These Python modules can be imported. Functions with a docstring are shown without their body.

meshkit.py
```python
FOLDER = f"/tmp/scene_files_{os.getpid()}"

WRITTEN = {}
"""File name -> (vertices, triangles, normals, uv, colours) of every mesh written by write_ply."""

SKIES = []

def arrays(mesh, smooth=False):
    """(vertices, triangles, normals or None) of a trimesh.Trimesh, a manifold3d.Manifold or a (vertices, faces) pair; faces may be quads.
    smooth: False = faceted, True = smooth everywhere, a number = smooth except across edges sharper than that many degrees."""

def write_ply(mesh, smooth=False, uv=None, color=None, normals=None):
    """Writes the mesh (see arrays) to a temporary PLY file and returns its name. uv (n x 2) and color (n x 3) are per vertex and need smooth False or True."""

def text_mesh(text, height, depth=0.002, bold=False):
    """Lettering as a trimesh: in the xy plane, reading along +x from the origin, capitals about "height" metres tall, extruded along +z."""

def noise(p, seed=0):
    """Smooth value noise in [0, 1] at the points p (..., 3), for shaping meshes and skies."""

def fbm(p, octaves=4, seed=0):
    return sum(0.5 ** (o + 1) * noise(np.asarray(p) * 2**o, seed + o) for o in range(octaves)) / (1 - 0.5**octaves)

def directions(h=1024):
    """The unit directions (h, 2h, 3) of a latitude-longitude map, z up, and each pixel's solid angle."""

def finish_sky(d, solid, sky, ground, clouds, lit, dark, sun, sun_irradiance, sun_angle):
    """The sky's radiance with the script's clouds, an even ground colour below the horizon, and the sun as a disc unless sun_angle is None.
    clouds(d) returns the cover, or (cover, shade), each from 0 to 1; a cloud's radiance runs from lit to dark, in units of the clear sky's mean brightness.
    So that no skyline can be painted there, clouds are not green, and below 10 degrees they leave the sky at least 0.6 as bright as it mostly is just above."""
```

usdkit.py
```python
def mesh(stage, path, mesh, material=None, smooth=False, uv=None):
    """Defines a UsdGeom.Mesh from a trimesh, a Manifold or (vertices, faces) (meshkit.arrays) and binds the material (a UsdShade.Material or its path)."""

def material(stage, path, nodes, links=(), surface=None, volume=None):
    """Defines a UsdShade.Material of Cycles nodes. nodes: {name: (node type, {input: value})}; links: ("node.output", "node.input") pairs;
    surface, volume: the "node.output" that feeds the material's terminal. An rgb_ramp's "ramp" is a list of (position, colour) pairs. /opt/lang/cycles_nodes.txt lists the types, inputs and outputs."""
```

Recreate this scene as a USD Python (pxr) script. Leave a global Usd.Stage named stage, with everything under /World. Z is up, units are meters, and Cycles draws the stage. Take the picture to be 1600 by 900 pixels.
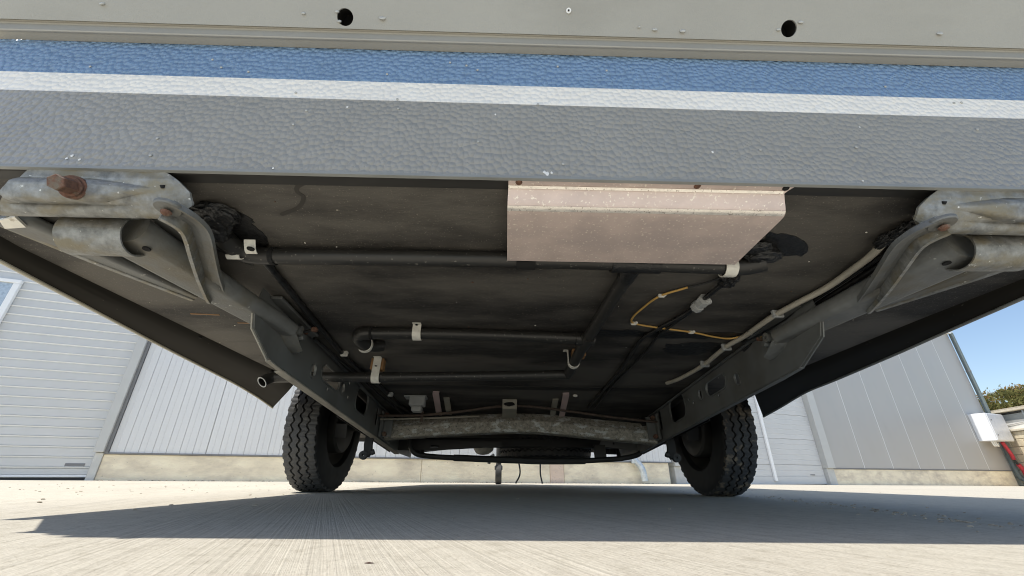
import math, random
import numpy as np, trimesh, shapely, usdkit, meshkit
from shapely.geometry import Polygon, Point, LineString, box as sbox
from pxr import Usd, UsdGeom, UsdLux, UsdShade, Gf, Sdf

rng = random.Random(7)
nrg = np.random.default_rng(7)
stage = Usd.Stage.CreateInMemory()
UsdGeom.SetStageUpAxis(stage, UsdGeom.Tokens.z)
UsdGeom.SetStageMetersPerUnit(stage, 1.0)
UsdGeom.Xform.Define(stage, '/World')
UsdGeom.Scope.Define(stage, '/World/Looks')

# ------------------------------------------------------------------ camera, sky, sun, exposure
CAM_H = 0.0645
cam = UsdGeom.Camera.Define(stage, '/World/camera')
cam.CreateHorizontalApertureAttr(36.0)
cam.CreateVerticalApertureAttr(20.25)
cam.CreateFocalLengthAttr(36.0 * 637.6 / 1600)
cam.CreateClippingRangeAttr(Gf.Vec2f(0.02, 2000))
cam.AddTranslateOp().Set(Gf.Vec3d(0, 0, CAM_H))
cam.AddRotateXOp().Set(90 + 24.977)
cam.CreateExposureAttr(0.22)

SUN_AZ, SUN_EL = math.radians(23.2), math.radians(63.5)     # azimuth measured from -x towards -y
SUN = np.array([-math.cos(SUN_AZ) * math.cos(SUN_EL), -math.sin(SUN_AZ) * math.cos(SUN_EL), math.sin(SUN_EL)])
sun = UsdLux.DistantLight.Define(stage, '/World/sun')
sun.CreateIntensityAttr(1.12)
sun.CreateAngleAttr(0.5)
sun.CreateColorAttr(Gf.Vec3f(1.0, 0.955, 0.88))
sun.CreateNormalizeAttr(True)
zx = SUN / np.linalg.norm(SUN)
xx = np.cross([0, 0, 1], zx); xx /= np.linalg.norm(xx)
yy = np.cross(zx, xx)
m = Gf.Matrix4d(*xx, 0, *yy, 0, *zx, 0, 0, 0, 20, 1)
sun.AddTransformOp().Set(m)

dome = UsdLux.DomeLight.Define(stage, '/World/sky')
dome.CreateIntensityAttr(1.0)
skym = usdkit.material(stage, '/World/Looks/sky_look', {
    's': ('sky_texture', {'sky_type': 'single_scattering', 'sun_disc': False, 'sun_elevation': SUN_EL,
                          'sun_rotation': math.atan2(SUN[0], SUN[1]), 'altitude': 100.0, 'air_density': 1.0,
                          'aerosol_density': 1.0, 'ozone_density': 1.0}),
    'b': ('background_shader', {'strength': 0.15})}, [('s.color', 'b.color')], surface='b.background')
UsdShade.MaterialBindingAPI.Apply(dome.GetPrim()).Bind(skym)
dome.GetPrim().SetCustomDataByKey('kind', 'structure')

# ------------------------------------------------------------------ materials
def mat(name, base, rough=0.5, metallic=0.0, var=0.2, scale=(12, 12, 12), detail=5.0, bump=0.0, bscale=(120, 120, 120),
        tint=None, tscale=(3, 3, 3), tlo=0.5, thi=0.65, spots=None, sscale=(300, 300, 300), slo=0.72, shi=0.76, rvar=0.08, spec=0.5, coat=0.0):
    """Mottled principled look: noise varies the base colour, an optional second noise lays a stain colour over it, a third flecks."""
    b = np.array(base, float)
    N = {'tc': ('texture_coordinate', {}), 'm1': ('mapping', {'scale': scale}),
         'n1': ('noise_texture', {'scale': 1.0, 'detail': detail, 'roughness': 0.6}),
         'r1': ('rgb_ramp', {'ramp': [(0.3, tuple(b * (1 - var))), (0.5, tuple(b)), (0.72, tuple(np.minimum(b * (1 + var), 0.95)))]}),
         'p': ('principled_bsdf', {'roughness': rough, 'metallic': metallic, 'specular_ior_level': spec, 'coat_weight': coat, 'coat_roughness': 0.2})}
    L = [('tc.object', 'm1.vector'), ('m1.vector', 'n1.vector'), ('n1.fac', 'r1.fac')]
    last = 'r1.color'
    if tint is not None:
        N['m2'] = ('mapping', {'scale': tscale, 'location': (3.1, 7.7, 1.3)})
        N['n2'] = ('noise_texture', {'scale': 1.0, 'detail': 6.0, 'roughness': 0.6})
        N['f2'] = ('map_range', {'from_min': tlo, 'from_max': thi, 'to_min': 0.0, 'to_max': 1.0, 'clamp': True})
        N['x2'] = ('mix_color', {'blend_type': 'mix', 'b': tint})
        L += [('tc.object', 'm2.vector'), ('m2.vector', 'n2.vector'), ('n2.fac', 'f2.value'), ('f2.result', 'x2.fac'), (last, 'x2.a')]
        last = 'x2.result'
    if spots is not None:
        N['m3'] = ('mapping', {'scale': sscale, 'location': (1.1, 2.7, 5.3)})
        N['n3'] = ('noise_texture', {'scale': 1.0, 'detail': 2.0, 'roughness': 0.5})
        N['f3'] = ('map_range', {'from_min': slo, 'from_max': shi, 'to_min': 0.0, 'to_max': 1.0, 'clamp': True})
        N['x3'] = ('mix_color', {'blend_type': 'mix', 'b': spots})
        L += [('tc.object', 'm3.vector'), ('m3.vector', 'n3.vector'), ('n3.fac', 'f3.value'), ('f3.result', 'x3.fac'), (last, 'x3.a')]
        last = 'x3.result'
    L.append((last, 'p.base_color'))
    if rvar:
        N['fr'] = ('map_range', {'from_min': 0.3, 'from_max': 0.7, 'to_min': max(0.03, rough - rvar), 'to_max': min(1, rough + rvar), 'clamp': True})
        L += [('n1.fac', 'fr.value'), ('fr.result', 'p.roughness')]
    if bump:
        N['m4'] = ('mapping', {'scale': bscale})
        N['n4'] = ('noise_texture', {'scale': 1.0, 'detail': 4.0, 'roughness': 0.6})
        N['bp'] = ('bump', {'strength': 1.0, 'distance': bump})
        L += [('tc.object', 'm4.vector'), ('m4.vector', 'n4.vector'), ('n4.fac', 'bp.height'), ('bp.normal', 'p.normal')]
    return usdkit.material(stage, '/World/Looks/' + name, N, L, surface='p.BSDF')

def hammered(name, base, rough=0.34, dist=0.0022, var=0.05, spots=None):
    """Stucco-embossed caravan sheet: rounded cells about 14 mm wide."""
    b = np.array(base, float)
    N = {'tc': ('texture_coordinate', {}), 'sx': ('separate_xyz', {}), 'cx': ('combine_xyz', {'z': 0.0}),
         'nw': ('noise_texture', {'scale': 14.0, 'detail': 2.0}),
         'wm': ('vector_math', {'math_type': 'scale', 'scale': 0.012}), 'wa': ('vector_math', {'math_type': 'add'}),
         'mp': ('mapping', {'scale': (102.0, 92.0, 1.0)}),
         'v': ('voronoi_texture', {'dimensions': '2D', 'feature': 'smooth_f1', 'scale': 1.0, 'smoothness': 0.20, 'randomness': 0.74}),
         'pw': ('math', {'math_type': 'power', 'value2': 1.35}),
         'bp': ('bump', {'strength': 1.0, 'distance': dist, 'invert': True}),
         'n1': ('noise_texture', {'scale': 9.0, 'detail': 6.0}),
         'r1': ('rgb_ramp', {'ramp': [(0.3, tuple(b * (1 - var))), (0.7, tuple(np.minimum(1, b * (1 + var))))]}),
         'p': ('principled_bsdf', {'roughness': rough, 'specular_ior_level': 0.3})}
    L = [('tc.object', 'sx.vector'), ('sx.x', 'cx.x'), ('sx.z', 'cx.y'), ('cx.vector', 'nw.vector'), ('nw.color', 'wm.vector1'),
         ('wm.vector', 'wa.vector1'), ('cx.vector', 'wa.vector2'), ('wa.vector', 'mp.vector'), ('mp.vector', 'v.vector'),
         ('v.distance', 'pw.value1'), ('pw.value', 'bp.height'), ('bp.normal', 'p.normal'), ('tc.object', 'n1.vector'), ('n1.fac', 'r1.fac'), ('r1.color', 'p.base_color')]
    return usdkit.material(stage, '/World/Looks/' + name, N, L, surface='p.BSDF')

M = {}
M['hammered_grey'] = hammered('hammered_grey', (0.345, 0.342, 0.318), rough=0.40, dist=0.0050)
M['hammered_white'] = hammered('hammered_white', (0.94, 0.92, 0.855), rough=0.5, dist=0.0036)
M['hammered_blue'] = hammered('hammered_blue', (0.225, 0.36, 0.56), rough=0.38, dist=0.0085)
M['moulding'] = mat('moulding', (0.345, 0.335, 0.295), 0.6, var=0.05, scale=(4, 4, 4), bump=0.0006, bscale=(500, 500, 500),
                    tint=(0.31, 0.30, 0.262), tscale=(3, 8, 8), tlo=0.52, thi=0.75)
M['moulding_lip'] = mat('moulding_lip', (0.34, 0.325, 0.28), 0.5, var=0.05)
M['sealant_smear'] = mat('sealant_smear', (0.44, 0.44, 0.41), 0.25, var=0.1)
M['white_paint'] = mat('white_paint', (0.8, 0.8, 0.77), 0.45, var=0.04)
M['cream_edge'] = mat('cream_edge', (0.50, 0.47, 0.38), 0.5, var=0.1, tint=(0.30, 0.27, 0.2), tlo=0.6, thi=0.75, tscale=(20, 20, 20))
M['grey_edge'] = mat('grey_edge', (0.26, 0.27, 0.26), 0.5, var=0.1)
M['floor_ply'] = mat('floor_ply', (0.103, 0.095, 0.082), 0.75, var=0.13, scale=(14, 60, 14), detail=9.0, bump=0.0012, bscale=(90, 420, 90),
                     tint=(0.024, 0.022, 0.020), tscale=(1.6, 5.0, 3), tlo=0.44, thi=0.60,
                     spots=(0.22, 0.20, 0.165), sscale=(330, 330, 330), slo=0.64, shi=0.76)
M['bitumen'] = mat('bitumen', (0.012, 0.012, 0.012), 0.42, var=0.3, scale=(60, 60, 60), bump=0.003, bscale=(90, 90, 90))
M['near_black'] = mat('near_black', (0.022, 0.021, 0.019), 0.6, var=0.3, scale=(6, 40, 40))
M['skirt_black'] = mat('skirt_black', (0.018, 0.0165, 0.0135), 0.75, spec=0.15, var=0.2, scale=(9, 3, 9), spots=(0.12, 0.11, 0.09), slo=0.74, shi=0.8, sscale=(120, 120, 120))
M['galv'] = mat('galv', (0.225, 0.23, 0.222), 0.55, metallic=0.25, var=0.5, scale=(60, 60, 60), detail=8.0, bump=0.0012, bscale=(160, 160, 160),
                tint=(0.20, 0.18, 0.13), tscale=(16, 26, 26), tlo=0.46, thi=0.62, spots=(0.62, 0.62, 0.58), sscale=(130, 130, 130), slo=0.7, shi=0.76)
M['galv_dark'] = mat('galv_dark', (0.165, 0.17, 0.165), 0.6, metallic=0.2, var=0.22, scale=(26, 26, 26), detail=7.0, bump=0.0009, bscale=(180, 180, 180),
                     tint=(0.15, 0.135, 0.10), tscale=(8, 8, 8), tlo=0.5, thi=0.68, spots=(0.4, 0.4, 0.37), sscale=(90, 90, 90), slo=0.73, shi=0.78)
M['axle_zinc'] = mat('axle_zinc', (0.29, 0.27, 0.225), 0.6, metallic=0.1, var=0.45, scale=(70, 70, 70), detail=8.0, bump=0.0018, bscale=(120, 120, 120),
                     tint=(0.50, 0.51, 0.49), tscale=(22, 40, 40), tlo=0.54, thi=0.62, spots=(0.11, 0.1, 0.085), sscale=(150, 150, 150), slo=0.6, shi=0.68)
M['rail_steel'] = mat('rail_steel', (0.165, 0.172, 0.167), 0.5, metallic=0.25, var=0.13, scale=(14, 14, 14), detail=8.0, bump=0.0005, bscale=(240, 240, 240),
                      tint=(0.115, 0.112, 0.10), tscale=(5, 5, 5), tlo=0.5, thi=0.7)
M['flange_lit'] = mat('flange_lit', (0.36, 0.34, 0.29), 0.75, var=0.3, scale=(40, 12, 40), bump=0.001)  # left rail only: bounce light from outside put into a paler colour
M['rust'] = mat('rust', (0.135, 0.066, 0.042), 0.8, var=0.45, scale=(140, 140, 140), bump=0.0015, bscale=(400, 400, 400), tint=(0.16, 0.13, 0.095), tscale=(70, 70, 70))
M['old_iron'] = mat('old_iron', (0.085, 0.062, 0.048), 0.8, var=0.4, scale=(60, 60, 60))
M['damp'] = mat('damp', (0.035, 0.031, 0.026), 0.6, var=0.2, scale=(60, 60, 60))
M['pvc_black'] = mat('pvc_black', (0.024, 0.023, 0.021), 0.42, var=0.2, scale=(9, 60, 60), spots=(0.17, 0.16, 0.14), sscale=(150, 150, 150), slo=0.66, shi=0.76)
M['clip_white'] = mat('clip_white', (0.72, 0.70, 0.63), 0.5, var=0.12, scale=(60, 60, 60), tint=(0.3, 0.25, 0.17), tscale=(60, 60, 60), tlo=0.62, thi=0.75)
M['wood_block'] = mat('wood_block', (0.30, 0.165, 0.07), 0.7, var=0.3, scale=(20, 200, 20))
M['cable_cream'] = mat('cable_cream', (0.44, 0.41, 0.34), 0.55, var=0.15, scale=(30, 12, 30))
M['cable_yellow'] = mat('cable_yellow', (0.62, 0.38, 0.11), 0.5, var=0.15)
M['cable_black'] = mat('cable_black', (0.016, 0.016, 0.016), 0.35, var=0.3, scale=(60, 60, 60), spots=(0.15, 0.14, 0.12), slo=0.74, shi=0.8)
M['plate_alu'] = mat('plate_alu', (0.66, 0.545, 0.495), 0.45, metallic=0.2, var=0.08, scale=(30, 30, 30), detail=8.0, bump=0.0003, bscale=(500, 500, 500),
                     tint=(0.55, 0.46, 0.43), tscale=(9, 14, 14), tlo=0.45, thi=0.65, spots=(0.86, 0.78, 0.68), sscale=(230, 230, 230), slo=0.62, shi=0.69)
M['plate_highlight'] = mat('plate_highlight', (0.86, 0.80, 0.72), 0.32, metallic=0.55, var=0.12, scale=(60, 200, 60), spots=(0.3, 0.24, 0.2), sscale=(420, 300, 300), slo=0.63, shi=0.68)  # pale strips on the folds: the ridge highlight put into the colour
M['hole_black'] = mat('hole_black', (0.006, 0.006, 0.006), 0.9, var=0.1)
M['rubber_side_shaded'] = mat('rubber_side_shaded', (0.014, 0.014, 0.014), 0.7, var=0.3, scale=(30, 30, 30))  # darker copy of the tread rubber, wheel-well shade put into the colour
M['rubber'] = mat('rubber', (0.036, 0.036, 0.036), 0.62, var=0.3, scale=(40, 40, 40), bump=0.0006, bscale=(300, 300, 300), tint=(0.07, 0.066, 0.058), tscale=(30, 30, 30), tlo=0.52, thi=0.72)
M['rubber_muddy'] = mat('rubber_muddy', (0.026, 0.026, 0.026), 0.66, var=0.3, scale=(40, 40, 40), bump=0.0008, bscale=(300, 300, 300), tint=(0.16, 0.125, 0.085), tscale=(26, 26, 26), tlo=0.53, thi=0.66)
M['rim_steel'] = mat('rim_steel', (0.045, 0.043, 0.038), 0.55, metallic=0.2, var=0.25, scale=(30, 30, 30))  # darkened as well for the shade inside the wheel well
M['strap_pink'] = mat('strap_pink', (0.60, 0.46, 0.44), 0.5, metallic=0.2, var=0.1)
M['strap_grey'] = mat('strap_grey', (0.30, 0.28, 0.23), 0.6, var=0.2)
M['black_steel'] = mat('black_steel', (0.028, 0.028, 0.027), 0.5, var=0.2)
M['body_white'] = mat('body_white', (0.74, 0.74, 0.71), 0.4, var=0.03)
M['window_dark'] = mat('window_dark', (0.02, 0.022, 0.025), 0.08, var=0.02, rvar=0)
M['plastic_grey'] = mat('plastic_grey', (0.40, 0.41, 0.40), 0.5, var=0.08)
# building
M['door_slat'] = mat('door_slat', (0.60, 0.60, 0.58), 0.42, var=0.035, scale=(3, 3, 3), bump=0.0005, bscale=(160, 160, 160))
M['door_slat_lower'] = mat('door_slat_lower', (0.62, 0.62, 0.60), 0.45, var=0.04, scale=(3, 3, 3), bump=0.0005, bscale=(160, 160, 160))
M['wall_rib'] = mat('wall_rib', (0.70, 0.70, 0.685), 0.4, var=0.03, scale=(1.5, 1.5, 1.5))
M['wall_smooth'] = mat('wall_smooth', (0.425, 0.415, 0.39), 0.42, var=0.04, scale=(2, 2, 1.2), bump=0.0004, bscale=(300, 300, 300))
M['frame_grey'] = mat('frame_grey', (0.52, 0.52, 0.49), 0.45, var=0.04, scale=(2, 2, 5))
M['frame_shade'] = mat('frame_shade', (0.30, 0.30, 0.285), 0.5, var=0.04)
M['dark_gap'] = mat('dark_gap', (0.05, 0.05, 0.05), 0.8, var=0.2)
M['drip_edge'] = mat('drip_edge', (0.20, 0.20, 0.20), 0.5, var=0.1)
M['plinth'] = mat('plinth', (0.86, 0.76, 0.57), 0.88, var=0.14, scale=(3, 3, 9), detail=9.0, bump=0.006, bscale=(22, 22, 40),
                  tint=(0.60, 0.52, 0.40), tscale=(2.2, 2.2, 5), tlo=0.5, thi=0.7, spots=(0.32, 0.28, 0.21), sscale=(36, 36, 50), slo=0.71, shi=0.76)
M['plinth_pink'] = mat('plinth_pink', (0.72, 0.57, 0.45), 0.88, var=0.14, scale=(3, 3, 9), detail=9.0, bump=0.006, bscale=(22, 22, 40), spots=(0.3, 0.22, 0.17), sscale=(36, 36, 50), slo=0.7, shi=0.76)
M['jamb_cement'] = mat('jamb_cement', (0.54, 0.54, 0.51), 0.85, var=0.12, scale=(8, 8, 8), bump=0.003, bscale=(60, 60, 60))
M['galv_pipe'] = mat('galv_pipe', (0.50, 0.55, 0.58), 0.35, metallic=0.55, var=0.12, scale=(20, 20, 20))
M['pipe_slate'] = mat('pipe_slate', (0.15, 0.185, 0.185), 0.45, var=0.12)
M['box_white'] = mat('box_white', (0.80, 0.81, 0.82), 0.35, var=0.02)
M['conduit_red'] = mat('conduit_red', (0.62, 0.055, 0.075), 0.5, var=0.15)
M['white_post'] = mat('white_post', (0.90, 0.90, 0.88), 0.4, var=0.02)
M['block_tan'] = mat('block_tan', (0.68, 0.60, 0.44), 0.9, var=0.14, scale=(9, 9, 9), detail=8.0, bump=0.004, bscale=(60, 60, 60))
M['block_tan_b'] = mat('block_tan_b', (0.62, 0.54, 0.39), 0.9, var=0.16, scale=(9, 9, 9), detail=8.0, bump=0.004, bscale=(60, 60, 60))
M['mortar'] = mat('mortar', (0.36, 0.31, 0.23), 0.95, var=0.1)
M['fascia_beige'] = mat('fascia_beige', (0.60, 0.54, 0.43), 0.7, var=0.08)
M['shed_grey'] = mat('shed_grey', (0.36, 0.39, 0.40), 0.5, var=0.06)
M['shed_white'] = mat('shed_white', (0.80, 0.79, 0.75), 0.55, var=0.06)
M['bark'] = mat('bark', (0.14, 0.10, 0.07), 0.9, var=0.3)
def leaf_mat(name, c):
    return usdkit.material(stage, '/World/Looks/' + name, {
        'g': ('geometry', {}), 'r': ('rgb_ramp', {'ramp': [(0, tuple(np.array(c) * 0.6)), (0.5, c), (1, tuple(np.minimum(1, np.array(c) * 1.5)))]}),
        'd': ('diffuse_bsdf', {}), 't': ('translucent_bsdf', {}), 'm': ('mix_closure', {'fac': 0.35})},
        [('g.random_per_island', 'r.fac'), ('r.color', 'd.color'), ('r.color', 't.color'), ('d.BSDF', 'm.closure1'), ('t.BSDF', 'm.closure2')], surface='m.closure')
M['leaf_green'] = leaf_mat('leaf_green', (0.26, 0.25, 0.09))
M['leaf_ochre'] = leaf_mat('leaf_ochre', (0.52, 0.36, 0.15))
M['pebble'] = mat('pebble', (0.40, 0.34, 0.26), 0.9, var=0.4, scale=(30, 30, 30))
M['twig'] = mat('twig', (0.10, 0.055, 0.04), 0.9, var=0.3)

# broom-finished concrete: fine brush lines run at right angles to the warehouse front
W_ANG = math.radians(22.5)
M['concrete'] = usdkit.material(stage, '/World/Looks/concrete', {
    'g': ('geometry', {}), 'rot': ('vector_rotate', {'rotate_type': 'z_axis', 'angle': -W_ANG}),
    'ma': ('mapping', {'scale': (300.0, 1.1, 1.0)}), 'na': ('noise_texture', {'scale': 1.0, 'detail': 3.0, 'roughness': 0.6}),
    'mb': ('mapping', {'scale': (110.0, 0.55, 1.0)}), 'nb': ('noise_texture', {'scale': 1.0, 'detail': 4.0, 'roughness': 0.6}),
    'mc': ('mapping', {'scale': (1.4, 0.5, 1.0)}), 'nc': ('noise_texture', {'scale': 1.0, 'detail': 8.0, 'roughness': 0.6}),
    'nd': ('noise_texture', {'scale': 300.0, 'detail': 5.0, 'roughness': 0.75}), 'ne': ('noise_texture', {'scale': 38.0, 'detail': 6.0, 'roughness': 0.7}), 're': ('rgb_ramp', {'ramp': [(0.3, (0.80, 0.79, 0.77)), (0.5, (0.97, 0.97, 0.97)), (0.7, (1.0, 1.0, 1.0))]}), 'x4': ('mix_color', {'blend_type': 'multiply', 'fac': 1.0}), 'nf': ('math', {'math_type': 'multiply_add', 'value2': 0.9}),
    'ra': ('rgb_ramp', {'ramp': [(0.25, (0.50, 0.465, 0.39)), (0.48, (0.605, 0.568, 0.482)), (0.75, (0.66, 0.62, 0.53))]}),
    'rb': ('rgb_ramp', {'ramp': [(0.27, (0.66, 0.65, 0.64)), (0.38, (0.95, 0.95, 0.95)), (0.7, (1.0, 1.0, 1.0))]}),
    'rc': ('rgb_ramp', {'ramp': [(0.25, (0.86, 0.84, 0.82)), (0.5, (1.0, 0.99, 0.97)), (0.8, (1.0, 1.0, 1.0))]}),
    'rd': ('rgb_ramp', {'ramp': [(0.28, (0.42, 0.39, 0.35)), (0.43, (0.90, 0.89, 0.88)), (0.56, (1.0, 1.0, 1.0))]}),
    'x1': ('mix_color', {'blend_type': 'multiply', 'fac': 1.0}), 'x2': ('mix_color', {'blend_type': 'multiply', 'fac': 1.0}),
    'x3': ('mix_color', {'blend_type': 'multiply', 'fac': 0.8}),
    'ad': ('math', {'math_type': 'add'}), 'b': ('bump', {'strength': 0.8, 'distance': 0.0022}),
    'p': ('principled_bsdf', {'roughness': 0.88, 'specular_ior_level': 0.25})},
    [('g.position', 'rot.vector'), ('rot.vector', 'ma.vector'), ('rot.vector', 'mb.vector'), ('rot.vector', 'mc.vector'), ('g.position', 'nd.vector'),
     ('ma.vector', 'na.vector'), ('mb.vector', 'nb.vector'), ('mc.vector', 'nc.vector'),
     ('na.fac', 'ra.fac'), ('nb.fac', 'rb.fac'), ('nc.fac', 'rc.fac'), ('nd.fac', 'rd.fac'),
     ('ra.color', 'x1.a'), ('rb.color', 'x1.b'), ('x1.result', 'x2.a'), ('rc.color', 'x2.b'), ('x2.result', 'x3.a'), ('rd.color', 'x3.b'), ('g.position', 'ne.vector'), ('ne.fac', 're.fac'), ('x3.result', 'x4.a'), ('re.color', 'x4.b'), ('x4.result', 'p.base_color'),
     ('na.fac', 'ad.value1'), ('nb.fac', 'ad.value2'), ('nd.fac', 'nf.value1'), ('ad.value', 'nf.value3'), ('nf.value', 'b.height'), ('b.normal', 'p.normal')], surface='p.BSDF')

# ------------------------------------------------------------------ helpers
used = {}
def numbered(path):
    k = used.get(path, -1) + 1
    used[path] = k
    return path if k == 0 else f'{path}_{k:03d}'

def pathof(parent):
    return '/World' if parent is None else (parent if isinstance(parent, str) else str(parent.GetPath()))

def tag(prim, label=None, cat=None, group=None, kind=None):
    for k, v in (('label', label), ('category', cat), ('group', group), ('kind', kind)):
        if v: prim.SetCustomDataByKey(k, v)
    return prim

def thing(name, label, cat, matrix=None, group=None, loc=None, rotz=0):
    x = UsdGeom.Xform.Define(stage, numbered('/World/' + name))
    if matrix is not None: x.AddTransformOp().Set(matrix)
    if loc is not None:
        x.AddTranslateOp().Set(Gf.Vec3d(*loc))
        if rotz: x.AddRotateZOp().Set(math.degrees(rotz))
    return tag(x.GetPrim(), label, cat, group)

def group(name, parent, label=None):
    x = UsdGeom.Xform.Define(stage, numbered(pathof(parent) + '/' + name))
    return tag(x.GetPrim(), label)

def obj(name, mesh, m, parent=None, smooth=30, label=None):
    if isinstance(mesh, (list,)):
        mesh = join(*mesh)
    p = usdkit.mesh(stage, numbered(pathof(parent) + '/' + name), mesh, M[m], smooth=smooth)
    return tag(p.GetPrim(), label)

def tm(v, f):
    f = np.asarray(f)
    if f.ndim == 2 and f.shape[1] == 4: f = np.vstack([f[:, [0, 1, 2]], f[:, [0, 2, 3]]])
    return trimesh.Trimesh(np.asarray(v, float), f, process=False)

def join(*ms): return trimesh.util.concatenate([m if isinstance(m, trimesh.Trimesh) else tm(*m) for m in ms])

def cbox(x0, x1, y0, y1, z0, z1, c=0.0):
    lo, hi = np.minimum([x0, y0, z0], [x1, y1, z1]), np.maximum([x0, y0, z0], [x1, y1, z1])
    if c <= 0:
        b = trimesh.creation.box(extents=hi - lo); b.apply_translation((lo + hi) / 2); return b
    pts = []
    for i in range(8):
        k = np.array([(i >> a) & 1 for a in range(3)])
        p = np.where(k, hi, lo).astype(float); s = np.where(k, -1, 1) * c
        for a in range(3):
            q = p.copy(); q[(a + 1) % 3] += s[(a + 1) % 3]; q[(a + 2) % 3] += s[(a + 2) % 3]; pts.append(q)
    return trimesh.convex.convex_hull(np.array(pts))

def hull(pts): return trimesh.convex.convex_hull(np.asarray(pts, float))

def spline(pts, res=6):
    P = np.asarray(pts, float)
    if len(P) < 3 or res <= 1: return P
    Q = np.vstack([2 * P[0] - P[1], P, 2 * P[-1] - P[-2]]); out = []
    for i in range(1, len(Q) - 2):
        p0, p1, p2, p3 = Q[i - 1:i + 3]
        for t in np.linspace(0, 1, res, endpoint=False):
            out.append(0.5 * ((2 * p1) + (p2 - p0) * t + (2 * p0 - 5 * p1 + 4 * p2 - p3) * t * t + (3 * p1 - p0 - 3 * p2 + p3) * t ** 3))
    out.append(P[-1]); return np.array(out)

def sweep(pts, section, up=(0, 0, 1), cap=True, scale=None):
    """Sweeps a closed 2-D section (a, b) along pts; a lies across the path, b along up."""
    P = np.asarray(pts, float); S = np.asarray(section, float); n, k = len(P), len(S)
    T = np.gradient(P, axis=0); T /= np.linalg.norm(T, axis=1, keepdims=True)
    up = np.asarray(up, float); V = []
    for i in range(n):
        u = up - T[i] * (up @ T[i])
        if np.linalg.norm(u) < 1e-4: u = np.array([1.0, 0, 0]) - T[i] * T[i][0]
        u /= np.linalg.norm(u); s = np.cross(T[i], u)
        g = 1 if scale is None else scale[i]
        V.append(P[i] + g * (S[:, :1] * s + S[:, 1:] * u))
    V = np.vstack(V); F = []
    for i in range(n - 1):
        for j in range(k):
            a, b = i * k + j, i * k + (j + 1) % k
            F.append([a, b, b + k]); F.append([a, b + k, a + k])
    if cap:
        tri = trimesh.creation.triangulate_polygon(Polygon(S), engine='earcut')
        vv, ff = tri
        from scipy.spatial import cKDTree
        idx = cKDTree(S).query(vv)[1]
        for a, b, c in ff:
            F.append([idx[a], idx[c], idx[b]]); o = (n - 1) * k
            F.append([o + idx[a], o + idx[b], o + idx[c]])
    me = trimesh.Trimesh(V, np.array(F), process=False)
    me.fix_normals(); return me

def tube(pts, r, n=12, res=6, cap=True, scale=None):
    """Round bar by parallel transport."""
    P = spline(pts, res); N = len(P)
    T = np.gradient(P, axis=0); T /= np.linalg.norm(T, axis=1, keepdims=True)
    u = np.cross(T[0], [0.123, 0.35, 0.93]); u /= np.linalg.norm(u)
    a = np.linspace(0, 2 * np.pi, n, endpoint=False); V = []
    for i in range(N):
        u = u - T[i] * (u @ T[i]); u /= np.linalg.norm(u); w = np.cross(T[i], u)
        rr = r * (1 if scale is None else np.interp(i / (N - 1), np.linspace(0, 1, len(scale)), scale))
        V.append(P[i] + rr * (np.cos(a)[:, None] * u + np.sin(a)[:, None] * w))
    V = np.vstack(V); F = []
    for i in range(N - 1):
        for j in range(n):
            p, q = i * n + j, i * n + (j + 1) % n
            F += [[p, q, q + n], [p, q + n, p + n]]
    if cap:
        V = np.vstack([V, P[0], P[-1]]); c0, c1 = len(V) - 2, len(V) - 1; o = (N - 1) * n
        for j in range(n):
            F += [[c0, (j + 1) % n, j], [c1, o + j, o + (j + 1) % n]]
    return trimesh.Trimesh(V, np.array(F), process=False)

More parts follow.
